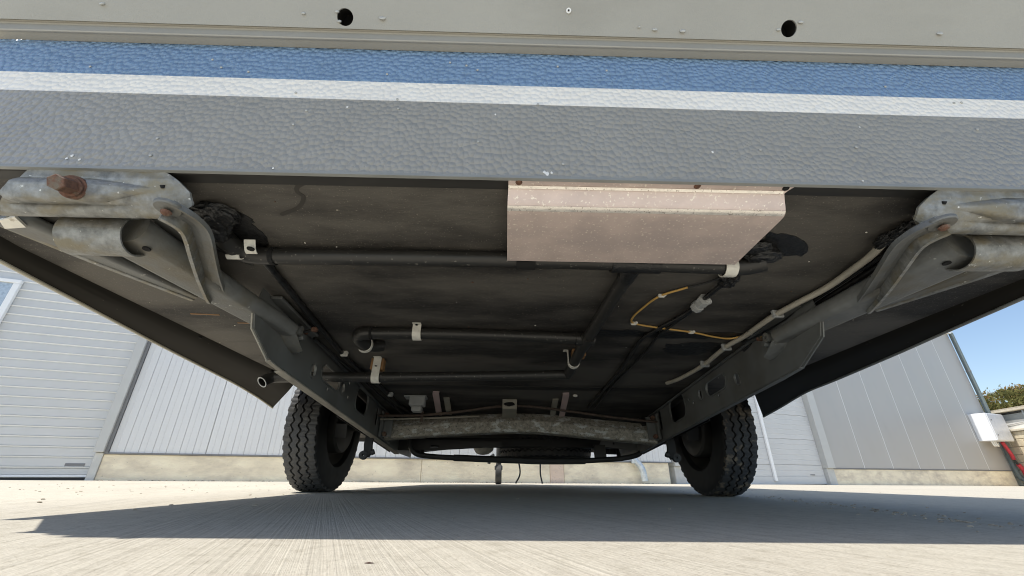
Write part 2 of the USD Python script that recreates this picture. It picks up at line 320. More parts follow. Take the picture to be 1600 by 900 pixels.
def ring_tube(pts, r, th=0.0025, n=14, res=6):
    """An open pipe with wall thickness: outer and inner skin joined at both ends."""
    a = tube(pts, r, n, res, cap=False); b = tube(pts, r - th, n, res, cap=False)
    k = len(a.vertices); V = np.vstack([a.vertices, b.vertices]); F = [a.faces, b.faces[:, ::-1] + k]; ex = []
    for o in (0, k - n):
        for j in range(n):
            p, q = o + j, o + (j + 1) % n
            ex += [[p, q + k, q], [p, p + k, q + k]] if o == 0 else [[p, q, q + k], [p, q + k, p + k]]
    return trimesh.Trimesh(V, np.vstack(F + [np.array(ex)]), process=False)

def sheet(G, th, inv=False):
    """Closed shell from a grid of points, thickened against its normals."""
    G = np.asarray(G, float); n, m = G.shape[:2]
    du = np.gradient(G, axis=0); dv = np.gradient(G, axis=1)
    N = np.cross(du, dv); N /= np.maximum(np.linalg.norm(N, axis=2, keepdims=True), 1e-9)
    if inv: N = -N
    V = np.vstack([G.reshape(-1, 3), (G - N * th).reshape(-1, 3)]); k = n * m; F = []
    for i in range(n - 1):
        for j in range(m - 1):
            a, b, c, d = i * m + j, i * m + j + 1, (i + 1) * m + j + 1, (i + 1) * m + j
            F += [[a, d, c], [a, c, b], [a + k, c + k, d + k], [a + k, b + k, c + k]]
    loop = [(0, j) for j in range(m)] + [(i, m - 1) for i in range(1, n)] + [(n - 1, j) for j in range(m - 2, -1, -1)] + [(i, 0) for i in range(n - 2, 0, -1)]
    L = [i * m + j for i, j in loop]
    for a, b in zip(L, L[1:] + L[:1]): F += [[a, b, b + k], [a, b + k, a + k]]
    me = trimesh.Trimesh(V, np.array(F), process=False); me.fix_normals(); return me

def lathe(prof, c, axis='x', n=48, close=True):
    """Revolves (radius, along) points about an axis through c."""
    P = np.asarray(prof, float); a = np.linspace(0, 2 * np.pi, n, endpoint=False); k = len(P)
    V = []
    for t in a:
        r, h = P[:, 0], P[:, 1]
        q = {'x': (h, r * np.cos(t), r * np.sin(t)), 'y': (r * np.cos(t), h, r * np.sin(t)), 'z': (r * np.cos(t), r * np.sin(t), h)}[axis]
        V.append(np.stack(q, 1))
    V = np.vstack(V) + np.asarray(c, float); F = []
    kk = k if close else k - 1
    for i in range(n):
        for j in range(kk):
            p, q = i * k + j, i * k + (j + 1) % k; p2, q2 = ((i + 1) % n) * k + j, ((i + 1) % n) * k + (j + 1) % k
            F += [[p, q, q2], [p, q2, p2]]
    me = trimesh.Trimesh(V, np.array(F), process=False); me.fix_normals(); return me

def plate_yz(poly, x0, x1):
    """Extrudes a shapely polygon drawn in (y, z) from x0 to x1."""
    out = []
    for g in getattr(poly, 'geoms', [poly]):
        e = trimesh.creation.extrude_polygon(g, abs(x1 - x0), engine='earcut'); v = e.vertices
        out.append(trimesh.Trimesh(np.stack([min(x0, x1) + v[:, 2], v[:, 0], v[:, 1]], 1), e.faces, process=False))
    return join(*out)

def plate_frame(poly, th, origin, ex, ey):
    """Extrudes a polygon drawn in the plane (ex, ey) at origin; thickness along ex x ey."""
    e = trimesh.creation.extrude_polygon(poly, th, engine='earcut'); v = e.vertices
    ex, ey = np.asarray(ex, float), np.asarray(ey, float); ez = np.cross(ex, ey)
    return trimesh.Trimesh(np.asarray(origin) + v[:, :1] * ex + v[:, 1:2] * ey + v[:, 2:] * ez, e.faces, process=False)

def stadium(cy, cz, w, h):
    r = min(w, h) / 2
    return LineString([(cy - max(w / 2 - r, 1e-4), cz), (cy + max(w / 2 - r, 1e-4), cz)]).buffer(r, 10) if w >= h else LineString([(cy, cz - (h / 2 - r)), (cy, cz + (h / 2 - r))]).buffer(r, 10)

def bar(p, q, w, h, up=(0, 0, 1)):
    return sweep([p, q], [(-w / 2, -h / 2), (w / 2, -h / 2), (w / 2, h / 2), (-w / 2, h / 2)], up)

def hexhead(p, q, r, n=6):
    return tube([p, q], r, n=n, res=1)

def lump(c, r, amp=0.3, seed=0, sub=3):
    s = trimesh.creation.icosphere(subdivisions=sub); v = s.vertices
    d = 1 + amp * (meshkit.fbm(v * 2.3 + seed * 9.7, 4, seed) - 0.5) * 2
    return trimesh.Trimesh(v * d[:, None] * np.asarray(r) + np.asarray(c), s.faces, process=False)

# ------------------------------------------------------------------ ground
GT = -0.0095                                  # the yard falls gently to the right
def gz(x): return GT * np.clip(x, -22, 22)
xs = np.unique(np.concatenate([np.linspace(-400, -22, 5), np.linspace(-22, 22, 45), np.linspace(22, 400, 5)]))
ys = np.unique(np.concatenate([np.linspace(-300, -10, 6), np.linspace(-10, 30, 41), np.linspace(30, 500, 6)]))
X, Y = np.meshgrid(xs, ys, indexing='ij')
V = np.stack([X, Y, gz(X)], -1).reshape(-1, 3); n, k = X.shape
F = [[i * k + j, (i + 1) * k + j, (i + 1) * k + j + 1, i * k + j + 1] for i in range(n - 1) for j in range(k - 1)]
g = obj('ground', tm(V, F), 'concrete', smooth=True)
tag(g, 'pale broom-finished concrete yard in sun and shade', 'ground', kind='structure')

# ------------------------------------------------------------------ warehouse
bld = thing('warehouse', 'long light grey metal warehouse with roller doors behind the caravan', 'building', loc=(0, 6.5, 0), rotz=W_ANG)
# local frame: x along the front, y behind it (towards the camera is -y)
def ground_at(t): return gz(t * math.cos(W_ANG))
D1 = (-9.2, -4.80); D2 = (3.24, 6.98); TOP, END = 4.12, 14.66
# roller door slats
for di, (t0, t1) in enumerate((D1, D2)):
    d = group('roller_door', bld, ['roller door of bold pale grey slats on the left', 'roller door of flat grey slats behind the right wheel'][di])
    g0 = float(max(ground_at(t0), ground_at(t1)) + 0.012) if di == 0 else float(ground_at(t0) - 0.0)
    zb = 0.156 if di == 0 else 0.10
    foot_z = float(ground_at(t1)) if di == 0 else float(ground_at(t1))
    obj('bottom_rail', cbox(t0, t1, 0.052, 0.10, foot_z + 0.03, zb - 0.062, 0.004) if di == 0 else cbox(t0, t1, 0.056, 0.10, foot_z + 0.012, zb - 0.002, 0.003), 'white_post' if di == 0 else 'door_slat_lower', d)
    if di == 0:
        obj('bottom_slat', cbox(t0, t1, 0.064, 0.10, zb - 0.060, zb - 0.002, 0.003), 'door_slat_lower', d)
        obj('rubber_seal', cbox(t0, t1, 0.070, 0.10, foot_z + 0.002, foot_z + 0.028), 'dark_gap', d)
    pitch = 0.0975
    for k in range(31):
        z0 = zb + k * pitch
        s = cbox(t0, t1, 0.06, 0.10, z0 + 0.0195, z0 + pitch, 0.002) if di == 0 else cbox(t0, t1, 0.06 + 0.0006 * (k % 2), 0.10, z0 + (0.013 if k % 5 == 2 else 0.0085), z0 + pitch, 0.0022)
        obj('slat_lit_bead', plate_yz(Polygon([(0.09, z0 + 0.0008), (0.074, z0 + 0.0008), (0.0525, z0 + 0.0135), (0.0530, z0 + 0.0165), (0.09, z0 + 0.0165)]), t0, t1) if di == 0 else cbox(t0, t1, 0.0595, 0.10, z0 + 0.0005, z0 + 0.0065, 0.002), 'white_post', d, smooth=False)  # whiter than the slats: bounce light on their bevels put into colour
        obj('slat', s, 'door_slat' if (di == 0 or k % 7) else 'door_slat_lower', d, smooth=False)
    obj('door_back', cbox(t0, t1, 0.105, 0.14, foot_z, 3.3), 'door_slat', d)
    obj('maker_plate', cbox(*((-5.02, -4.86) if di == 0 else (6.55, 6.68)), 0.054, 0.062, *((0.168, 0.206) if di == 0 else (0.115, 0.135)), 0.001), 'drip_edge', d)
    # jamb frames either side
    for s, t in ((-1, t0), (1, t1)):
        w = 0.09 if di == 0 else 0.24
        a, b = (t - w, t - 0.004) if s < 0 else (t + 0.004, t + w)
        obj('jamb', cbox(a, b, -0.055, 0.12, 0.315 if di == 0 else 0.25, 3.5, 0.004), 'frame_grey', bld)
        obj('jamb_foot', cbox(a + 0.008, b - 0.006, -0.012, 0.12, -0.3, 0.313 if di == 0 else 0.248, 0.006), 'jamb_cement', bld)
        obj('jamb_shade', cbox(b + 0.001 if s > 0 else a - 0.03, b + 0.03 if s > 0 else a - 0.001, -0.02, 0.1, 0.305, 3.5), 'drip_edge' if di == 0 else 'frame_shade', bld)  # dark strip painting the shadow the jamb casts on the wall
    obj('door_lintel', cbox(t0 - 0.1, t1 + 0.1, -0.05, 0.12, 3.50, 3.75, 0.005), 'frame_grey', bld)
obj('white_post', cbox(5.455, 5.525, 0.02, 0.055, float(ground_at(5.5)) + 0.06, 2.4, 0.004), 'white_post', bld, label='thin white upright rail on the right roller door')
obj('window_frame', [cbox(-6.9, -6.06, 0.01, 0.055, 2.075, 2.115, 0.003), cbox(-6.115, -6.06, 0.012, 0.055, 1.30, 2.074, 0.003), cbox(-6.9, -6.06, 0.01, 0.055, 1.26, 1.30, 0.003)], 'white_post', bld, label='pale window frame set in the left roller door')
obj('window_pane', cbox(-6.9, -6.12, 0.03, 0.05, 1.30, 2.074), 'galv_pipe', bld)
# ribbed sandwich panels between the doors
def ribbed(t0, t1, z0, z1):
    pts = [(t0, 0.0)]
    t = t0 + 0.0015
    nr = int(round((t1 - t0) / 0.125)); p = (t1 - t0 - 0.003) / nr
    for i in range(nr):
        a = t + i * p
        pts += [(a + 0.001, 0.0), (a + 0.048, 0.0), (a + 0.050, -0.003), (a + 0.0525, -0.003), (a + 0.055, 0.0), (a + p - 0.005, 0.0), (a + p - 0.004, 0.008), (a + p - 0.001, 0.008)]
    pts += [(t1 - 0.0015, 0.06), (t0 + 0.0015, 0.06)]
    e = trimesh.creation.extrude_polygon(Polygon(pts).buffer(0), z1 - z0, engine='earcut'); v = e.vertices
    return trimesh.Trimesh(np.stack([v[:, 0], v[:, 1], v[:, 2] + z0], 1), e.faces, process=False)
t = D1[1] + 0.125
edges = [t, -3.80] + [-3.80 + 1.0 * k for k in range(1, 7)] + [D2[0] - 0.26]
for a, b in zip(edges[:-1], edges[1:]):
    obj('wall_panel', ribbed(a, b - 0.003, 0.315, TOP), 'wall_rib', bld, smooth=False)
obj('drip_flashing', cbox(D1[1] + 0.09, D2[0] - 0.25, -0.014, 0.05, 0.298, 0.314, 0.002), 'drip_edge', bld)
# plinth pours
for a, b, mm in ((D1[1] + 0.086, -2.46, 'plinth'), (-2.456, -1.32, 'plinth'), (-1.316, 0.62, 'plinth'), (0.624, 0.86, 'plinth_pink'), (0.864, 2.9, 'plinth')):
    obj('plinth', cbox(a, b, 0.004, 0.3, -0.4, 0.297, 0.005), mm, bld)
# smooth panels right of the second door
edges = [7.225] + [8.29 + 1.0433 * k for k in range(6)] + [END]
for a, b in zip(edges[:-1], edges[1:]):
    obj('wall_panel', cbox(a, b - 0.010, 0, 0.06, 0.255, TOP, 0.004), 'wall_smooth', bld, smooth=False)
for t_ in edges[1:-1]: obj('joint_strip', cbox(t_ - 0.010, t_ - 0.0005, -0.0025, 0.004, 0.256, TOP - 0.01, 0.001), 'white_post', bld, smooth=False)
obj('panel_joint_backing', cbox(7.1, END - 0.01, 0.005, 0.055, 0.26, TOP - 0.01), 'white_post', bld)
obj('drip_flashing', cbox(7.23, END, -0.012, 0.05, 0.236, 0.2535, 0.002), 'drip_edge', bld)
obj('plinth', cbox(7.225, 10.6, 0.004, 0.3, -0.5, 0.234, 0.005), 'plinth', bld)
obj('plinth', cbox(10.604, END, 0.004, 0.3, -0.5, 0.234, 0.005), 'plinth', bld)
# panels above and left of doors, roof, far sides
for (t0, t1) in (D1, D2):
    obj('wall_panel', cbox(t0 - 0.1, t1 + 0.1, 0, 0.06, 3.755, TOP), 'wall_smooth', bld, smooth=False)
for k in range(4):
    obj('wall_panel', ribbed(-13.3 + k, -12.303 + k, 0.315, TOP), 'wall_rib', bld, smooth=False)
obj('plinth', cbox(-13.3, D1[0] - 0.1, 0.004, 0.3, -0.3, 0.31), 'plinth', bld)
obj('side_wall', [cbox(END - 0.05, END, 0.062, 14, -0.5, TOP), cbox(-13.3, -13.24, 0.062, 14, -0.3, TOP)], 'wall_smooth', bld)
obj('roof', tm([(-13.5, -0.01, TOP + 0.02), (END + 0.1, -0.01, TOP + 0.02), (END + 0.1, 7, TOP + 0.75), (-13.5, 7, TOP + 0.75), (END + 0.1, 14, TOP + 0.02), (-13.5, 14, TOP + 0.02),
                (-13.5, -0.01, TOP + 0.09), (END + 0.1, -0.01, TOP + 0.09), (END + 0.1, 7, TOP + 0.82), (-13.5, 7, TOP + 0.82), (END + 0.1, 14, TOP + 0.09), (-13.5, 14, TOP + 0.09)],
               [[0, 1, 2, 3], [3, 2, 4, 5], [6, 9, 8, 7], [9, 11, 10, 8], [0, 6, 7, 1], [1, 7, 8, 2], [2, 8, 10, 4], [0, 3, 9, 6], [3, 5, 11, 9], [4, 10, 11, 5]]), 'frame_grey', bld, smooth=False)
obj('gutter', sweep([(-13.4, -0.052, TOP + 0.03), (END + 0.12, -0.052, TOP + 0.03)], [(-0.035, -0.04), (0.035, -0.04), (0.04, 0.04), (-0.04, 0.04)]), 'white_paint', bld)
# downpipes
dp = obj('downpipe', tube([(14.70, -0.06, TOP + 0.02), (14.70, -0.06, 3.0), (14.70, -0.06, 1.2), (14.70, -0.06, 0.22), (14.76, -0.13, 0.02), (14.88, -0.30, -0.10)], 0.055, 14), 'pipe_slate', bld, label='dark slate downpipe at the right corner of the warehouse')
for z in (2.95, 1.35): obj('pipe_bracket', lathe([(0.062, -0.02), (0.062, 0.02), (0.05, 0.02), (0.05, -0.02)], (14.70, -0.06, z), 'z', 16), 'drip_edge', dp)
dp = obj('downpipe', tube([(2.14, -0.06, TOP), (2.14, -0.06, 2), (2.14, -0.06, 0.42), (2.155, -0.07, 0.34), (2.23, -0.13, 0.20), (2.25, -0.14, 0.02)], 0.05, 14), 'galv_pipe', bld, label='galvanised downpipe with swan-neck foot')
obj('pipe_bracket', lathe([(0.056, -0.015), (0.056, 0.015), (0.045, 0.015), (0.045, -0.015)], (2.14, -0.06, 1.6), 'z', 16), 'drip_edge', dp)

def wloc(t, y, z):   # warehouse frame to world
    c, s = math.cos(W_ANG), math.sin(W_ANG)
    return np.array([t * c - y * s, 6.5 + t * s + y * c, z])
WM = Gf.Matrix4d(math.cos(W_ANG), math.sin(W_ANG), 0, 0, -math.sin(W_ANG), math.cos(W_ANG), 0, 0, 0, 0, 1, 0, 0, 6.5, 0, 1)
eb = thing('electrical_box', 'white electrical cabinet on the grey wall above the red conduit', 'electrical box', matrix=WM)
EB = dict(t0=13.62, t1=14.52, y0=-0.36, z0=0.96, z1=1.66)
obj('cabinet', cbox(EB['t0'], EB['t1'], EB['y0'], -0.002, EB['z0'], EB['z1'], 0.008), 'box_white', eb)
obj('door', cbox(EB['t0'] + 0.02, EB['t1'] - 0.02, EB['y0'] - 0.018, EB['y0'] - 0.002, EB['z0'] + 0.02, EB['z1'] - 0.02, 0.004), 'box_white', eb)
for z in (0.2, 0.75): obj('lock', lathe([(0.0, 0), (0.018, 0), (0.018, 0.012), (0, 0.012)], (EB['t0'] + 0.12, EB['y0'] - 0.031, EB['z0'] + z * (EB['z1'] - EB['z0'])), 'y', 10), 'drip_edge', eb)
for dx in (0.1, 0.2, 0.3): obj('cable_loop', tube([(EB['t0'] + dx, -0.2, EB['z0'] + 0.01), (EB['t0'] + dx + 0.05, -0.2, EB['z0'] - 0.10), (EB['t0'] + dx + 0.2, -0.16, EB['z0'] - 0.12), (EB['t0'] + dx + 0.35, -0.12, EB['z0'] - 0.03)], 0.014, 8), 'white_post', eb)
rc = thing('red_conduit', 'red corrugated cable conduit running down the warehouse corner', 'conduit', matrix=WM)
def corr(pts, r):
    P = spline(pts, 14); return tube(P, r, 10, res=1, scale=np.where(np.arange(len(P)) % 2, 1.0, 0.86))
obj('upper_length', corr([(14.40, -0.16, 0.95), (14.47, -0.17, 0.80), (14.56, -0.17, 0.64), (14.62, -0.15, 0.52)], 0.042), 'conduit_red', rc)
obj('lower_length', corr([(14.62, -0.19, 0.40), (14.72, -0.20, 0.25), (14.74, -0.20, 0.10), (14.76, -0.20, -0.02), (14.86, -0.24, -0.10)], 0.05), 'conduit_red', rc)
obj('core_cable', tube([(14.60, -0.15, 0.56), (14.61, -0.17, 0.46), (14.63, -0.19, 0.36)], 0.022, 8), 'cable_black', rc)

# ------------------------------------------------------------------ neighbour's block wall and shed at the right corner
na = math.radians(10.5)
NM = Gf.Matrix4d(-math.sin(na), -math.cos(na), 0, 0, math.cos(na), -math.sin(na), 0, 0, 0, 0, 1, 0, 13.72, 12.15, 0, 1)   # x towards the camera, y to the right
bw = thing('block_wall', 'tan concrete block wall meeting the right end of the warehouse', 'wall', matrix=NM)
obj('mortar_core', cbox(-1.2, 4.0, 0.012, 0.2, -0.6, 1.13), 'mortar', bw)
for r_ in range(9):
    z0 = -0.5 + 0.19 * r_
    x0 = -1.2 + (0.2 if r_ % 2 else 0)
    while x0 < 3.9:
        o = rng.uniform(-0.004, 0.005)
        obj('block', cbox(x0 + 0.006, min(x0 + 0.394, 4.0), o, 0.19, z0 + 0.006, z0 + 0.184, 0.008), rng.choice(['block_tan', 'block_tan', 'block_tan_b']), bw, smooth=False)
        x0 += 0.4
obj('coping', cbox(-1.2, 4.0, -0.05, 0.24, 1.212, 1.27, 0.01), 'fascia_beige', bw)
sh = thing('lean_to_shed', 'low white and grey shed with beige eave above the block wall', 'shed', matrix=NM)
obj('white_cladding', cbox(-1.2, 4.0, 0.06, 0.12, 1.272, 1.50, 0.004), 'shed_white', sh)
obj('grey_cladding', cbox(-1.2, 4.0, 0.075, 0.12, 1.503, 1.66, 0.004), 'shed_grey', sh)
obj('shadow_gap', cbox(-1.2, 4.0, 0.09, 0.12, 1.661, 1.72), 'dark_gap', sh)
obj('eave', cbox(-1.3, 4.1, -0.06, 0.14, 1.72, 1.78, 0.006), 'fascia_beige', sh)
obj('roof', tm([(-1.3, -0.06, 1.784), (4.1, -0.06, 1.784), (4.1, 3.5, 2.0), (-1.3, 3.5, 2.0), (-1.3, -0.06, 1.80), (4.1, -0.06, 1.80), (4.1, 3.5, 2.02), (-1.3, 3.5, 2.02)],
               [[0, 3, 2, 1], [4, 5, 6, 7], [0, 1, 5, 4], [1, 2, 6, 5], [2, 3, 7, 6], [3, 0, 4, 7]]), 'fascia_beige', sh, smooth=False)
obj('post', cbox(0.92, 0.96, 0.02, 0.058, 1.272, 1.70), 'galv_pipe', sh)
obj('sagging_wire', tube([(-0.6, 0.05, 1.42), (0.2, 0.045, 1.385), (0.94, 0.045, 1.42), (1.8, 0.045, 1.39), (3, 0.05, 1.43)], 0.006, 6), 'drip_edge', sh)

# tree beyond
TR = np.array([27.0, 21.5, -0.3])
tr = thing('autumn_tree', 'bushy olive and ochre tree top behind the shed roof', 'tree', loc=tuple(TR))
obj('trunk', tube([(0, 0, 0), (0.1, 0, 1.2), (0.05, 0.1, 2.4), (0.2, 0.1, 3.4)], 0.22, 10, scale=(1, 0.8, 0.6, 0.35)), 'bark', tr)
for k in range(6):
    a = k * 1.05; obj('branch', tube([(0.05, 0.05, 1.7 + 0.15 * k), (1.0 * math.cos(a), 1.0 * math.sin(a), 2.5 + 0.15 * k), (2.0 * math.cos(a), 2.0 * math.sin(a), 3.0 + 0.2 * k)], 0.07, 7, scale=(1, 0.7, 0.3)), 'bark', tr)
def crown(nc, seed, c0, R):
    r = np.random.default_rng(seed); V, F = [], []
    cl = r.normal(size=(46, 3)); cl /= np.linalg.norm(cl, axis=1, keepdims=True); cl *= (r.uniform(0.45, 1.0, 46) ** 0.6)[:, None]
    for i in range(nc):
        c = cl[r.integers(46)] + r.normal(size=3) * 0.11
        p = np.asarray(c0) + c * np.asarray(R); s = r.uniform(0.05, 0.11)
        a, b = r.normal(size=3), r.normal(size=3); a /= np.linalg.norm(a); b -= a * (a @ b); b /= np.linalg.norm(b)
        o = len(V); V += [p - a * s, p + b * s * 0.5, p + a * s, p - b * s * 0.5]; F.append([o, o + 1, o + 2, o + 3])
    return tm(V, F)
obj('crown', crown(15000, 3, (0.2, 0, 3.35), (3.4, 3.0, 1.25)), 'leaf_green', tr, smooth=False)
obj('crown', crown(12000, 4, (0.2, 0, 3.45), (3.4, 3.0, 1.25)), 'leaf_ochre', tr, smooth=False, label='ochre leaves of the crown')

# ------------------------------------------------------------------ caravan
CX = np.array([0.9996919885, 0.0238111996, -0.0069967731])
CY = np.array([-0.0243602336, 0.9953460342, -0.0932354607])
CZ = np.array([0.0047441622, 0.0933771862, 0.9956195026])
CO = np.array([0.00218231, 0.04295351, 0.52248497])
VM = Gf.Matrix4d(*CX, 0, *CY, 0, *CZ, 0, *CO, 1)
van = thing('caravan', 'caravan seen from beneath, its hammered rear panel striped grey, white and blue', 'caravan', matrix=VM)
def to_van(p): return np.array([CX, CY, CZ]) @ (np.asarray(p, float) - CO)
XC = 0.082                                    # centre line of the caravan in its own frame
def mx(p):
    p = np.array(p, float); p[..., 0] = 2 * XC - p[..., 0]; return p
def mirror(me):
    me = me.copy(); me.vertices = mx(me.vertices); me.invert(); return me

# --- rear panel (lower grey, white stripe, blue stripe) and moulding
XL, XR = -0.80, 0.965
WL, WR = -0.962, 1.126
def quad_panel(zl0, zr0, zl1, zr1, y=0.447, th=0.005):
    zz = lambda a, b, x: a + (b - a) * (x + 0.86) / 1.8
    cut = lambda z: 0.165 * max(0.0, 1 - max(z, 0) / 0.34) ** 0.97
    v = []
    for yy in (y, y + th):
        for k in np.linspace(0, 1, 7):
            for x, s in ((WL, 1), (WR, -1)):
                zm = (1 - k) * zz(zl0, zr0, x) + k * zz(zl1, zr1, x)
                v.append((x + s * cut(zm), yy, zm))
    return hull(v)
obj('grey_panel', quad_panel(-0.001, -0.004, 0.1735, 0.1635), 'hammered_grey', van, smooth=False, label='hammered grey lower rear panel')
obj('white_stripe', quad_panel(0.1737, 0.1637, 0.2248, 0.2158), 'hammered_white', van, smooth=False, label='white stripe across the rear panel')
obj('blue_stripe', quad_panel(0.225, 0.216, 0.324, 0.320), 'hammered_blue', van, smooth=False, label='blue stripe across the rear panel')
obj('panel_edge', bar((XL, 0.4485, -0.0035), (XR, 0.4485, -0.0065), 0.006, 0.005), 'grey_edge', van)
obj('edge_shade_strip', cbox(XL, XR, 0.4545, 0.476, -0.0035, 0.02, 0.002), 'near_black', van, label='black strip standing in for shade along the rear floor edge')  # dark strip painting the shaded recess behind the panel edge
# paint chips on the panel's lower edge
for i, (x, z, s) in enumerate([(0.058, 0.007, .004), (0.062, 0.004, .005), (0.069, 0.006, .003), (-0.655, 0.02, .004), (-0.66, 0.014, .003), (-0.64, 0.012, .003), (0.55, 0.003, .003), (-0.35, 0.003, .0025), (0.33, 0.06, .003), (-0.27, 0.15, .003), (-0.02, 0.14, .0025), (0.6, 0.13, .0025)]):
    obj('paint_chip', lump((x, 0.4465, z), (s * 0.6, 0.0007, s * rng.uniform(0.35, 0.9)), 0.5, i, 1), 'white_paint', van)
# droplets on the panel
for i in range(26):
    x, z = rng.uniform(-0.75, 0.85), rng.uniform(0.02, 0.3)
    obj('water_drop', lump((x, 0.4462, z), (0.0022, 0.0014, 0.0026), 0.1, i, 1), 'sealant_smear', van)
mo = group('moulding', van, 'smooth grey rear moulding above the blue stripe')
zt = lambda x: 0.3215 - 0.0022 * (x + 0.95)
lipz = np.array([[(x, y, zt(x) + dz) for (y, dz) in ((0.446, 0.0), (0.436, -0.0005), (0.4295, 0.0015), (0.4275, 0.006), (0.4272, 0.0195), (0.4245, 0.0225), (0.4215, 0.0235))] for x in np.linspace(-0.985, 1.15, 30)])
obj('lip', sheet(lipz, 0.003), 'moulding', mo, smooth=40)
obj('lip_edge', tube([(-0.962, 0.4288, zt(-0.962) + 0.0008), (1.128, 0.4288, zt(1.128) + 0.0008)], 0.0026, 8, 1), 'moulding_lip', mo)
obj('crease_edge', tube([(-0.962, 0.4238, zt(-0.962) + 0.0226), (1.128, 0.4238, zt(1.128) + 0.0226)], 0.0015, 8, 1), 'moulding_lip', mo)
p0 = np.array([-0.98, 0.4226, zt(-0.98) + 0.0228]); ex = np.array([1.0, 0, -0.0022]); ex /= np.linalg.norm(ex)
ey = np.array([0, -0.90, 1.0]); ey /= np.linalg.norm(ey); ey -= ex * (ex @ ey)  # outward lean shaped to keep direct sun off the panel below
face = sbox(-0.006, 0, 2.13, 0.20)
holes_px = [(-0.304 + 0.98, 0.0195), (0.530 + 0.98, 0.0224)]
for hx, hy in holes_px: face = face.difference(shapely.affinity.scale(Point(hx, hy).buffer(0.0150, 24), 1.0, 1.0))
obj('face', plate_frame(face, 0.003, p0, ex, ey), 'moulding', mo, smooth=False)
for hx, hy in holes_px:
    c = p0 + ex * hx + ey * hy; ez = np.cross(ex, ey)
    obj('drain_hole', ring_tube([c - ez * 0.001, c - ez * 0.03], 0.0185, 0.0012, 20, 1), 'near_black', mo)
    obj('hole_back', tube([c - ez * 0.031, c - ez * 0.034], 0.020, 14, 1), 'hole_black', mo)
for i, (hx, hy, s) in enumerate([(0.697 - 0.035, 0.028, .004), (0.745, 0.020, .0065), (0.60, 0.0235, .004), (0.235, 0.030, .005), (1.255, 0.014, .005), (1.308, 0.013, .006), (1.225, 0.017, .003), (1.53, 0.034, .005), (1.49, 0.02, .004), (1.80, 0.022, .006), (0.665, 0.012, .004)]):
    c = p0 + ex * hx + ey * hy
    obj('sealant_smear', lump(c - np.cross(ex, ey) * -0.0032, (s, 0.0022, s * 0.75), 0.25, i, 2), 'sealant_smear', mo)
c = p0 + ex * 1.091 + ey * 0.041
for r_, m_, d in ((0.0048, 'white_paint', 0.0045), (0.0016, 'hole_black', 0.0062)):
    obj('rivet', tube([c, c + np.cross(ex, ey) * d], r_, 12, 1), m_, mo)
# upper body (above the frame): rear wall bulged to shade the panel, sides, roof
top = p0 + ey * 0.20
yb, zb_ = top[1], top[2]
side = Polygon([(0.70, 0.012), (0.64, 0.10), (0.58, 0.22), (0.50, 0.36), (0.44, 0.46), (yb + 0.004, zb_), (yb + 0.02, 1.25), (yb + 0.20, 2.10), (yb + 0.35, 2.22), (4.1, 2.18), (4.35, 1.9), (4.45, 1.0), (4.25, 0.42), (2.62, 0.03)])
WY = 2.02
side_l = side.difference(Point(WY, 0.0).buffer(0.36, 24))
for s, x in ((0, -0.960), (1, 2 * XC + 0.935)):
    obj('side_wall', plate_yz(side_l, x, x + 0.025), 'body_white', van, smooth=False)
    y1 = plate_yz(sbox(1.0, 0.95, 1.9, 1.55), x - 0.006 if s == 0 else x + 0.02, x + 0.005 if s == 0 else x + 0.031)
    obj('side_window', y1, 'window_dark', van, smooth=False)
prof = [(yb, zb_), (yb + 0.02, 1.25), (yb + 0.20, 2.10), (yb + 0.35, 2.22), (4.1, 2.18), (4.35, 1.9), (4.45, 1.0), (4.25, 0.42), (2.62, 0.03)]
obj('body_skin', sheet(np.array([[(x, y, z) for x in (-0.959, 2 * XC + 0.959)] for y, z in prof]), 0.02, inv=False), 'body_white', van, smooth=False)
obj('rear_window', hull([(x, y, z) for x in (-0.6, 0.76) for y, z in ((yb + 0.028, 1.3), (yb + 0.144, 1.85), (yb + 0.045, 1.3), (yb + 0.16, 1.85))]), 'window_dark', van, smooth=False)

# --- floor with wheel boxes
fl = Polygon([(-0.79, 0.455), (0.955, 0.455), (1.104, 0.63), (1.104, 2.62), (-0.94, 2.62), (-0.94, 0.63)])
wb_l, wb_r = sbox(-1.2, 1.475, -0.72, 2.44), sbox(0.885, 1.475, 1.4, 2.44)
fl = fl.difference(wb_l).difference(wb_r)
e = trimesh.creation.extrude_polygon(fl, 0.03, engine='earcut')
fm = obj('floor_panel', trimesh.Trimesh(e.vertices, e.faces, process=False), 'floor_ply', van, smooth=False, label='dark brown weathered plywood floor of the caravan')
obj('floor_front', sheet(np.array([[(x, y, z) for x in (-0.94, 1.104)] for y, z in ((2.62, 0.0), (4.25, 0.41))]), 0.02, inv=True), 'near_black', van, smooth=False)
for s in (0, 1):
    b = [cbox(-0.735, -0.721, 1.476, 2.439, 0.002, 0.34), cbox(-0.955, -0.736, 1.462, 1.4745, 0.002, 0.34), cbox(-0.955, -0.736, 2.441, 2.455, 0.002, 0.34), cbox(-0.957, -0.72, 1.462, 2.455, 0.341, 0.355)]
    b = join(*b); obj('wheel_box', mirror(b) if s else b, 'near_black', van, smooth=False)
# floor joints
obj('floor_seam', cbox(-0.5, 0.65, 1.52, 1.56, -0.0025, 0.001), 'near_black', van)
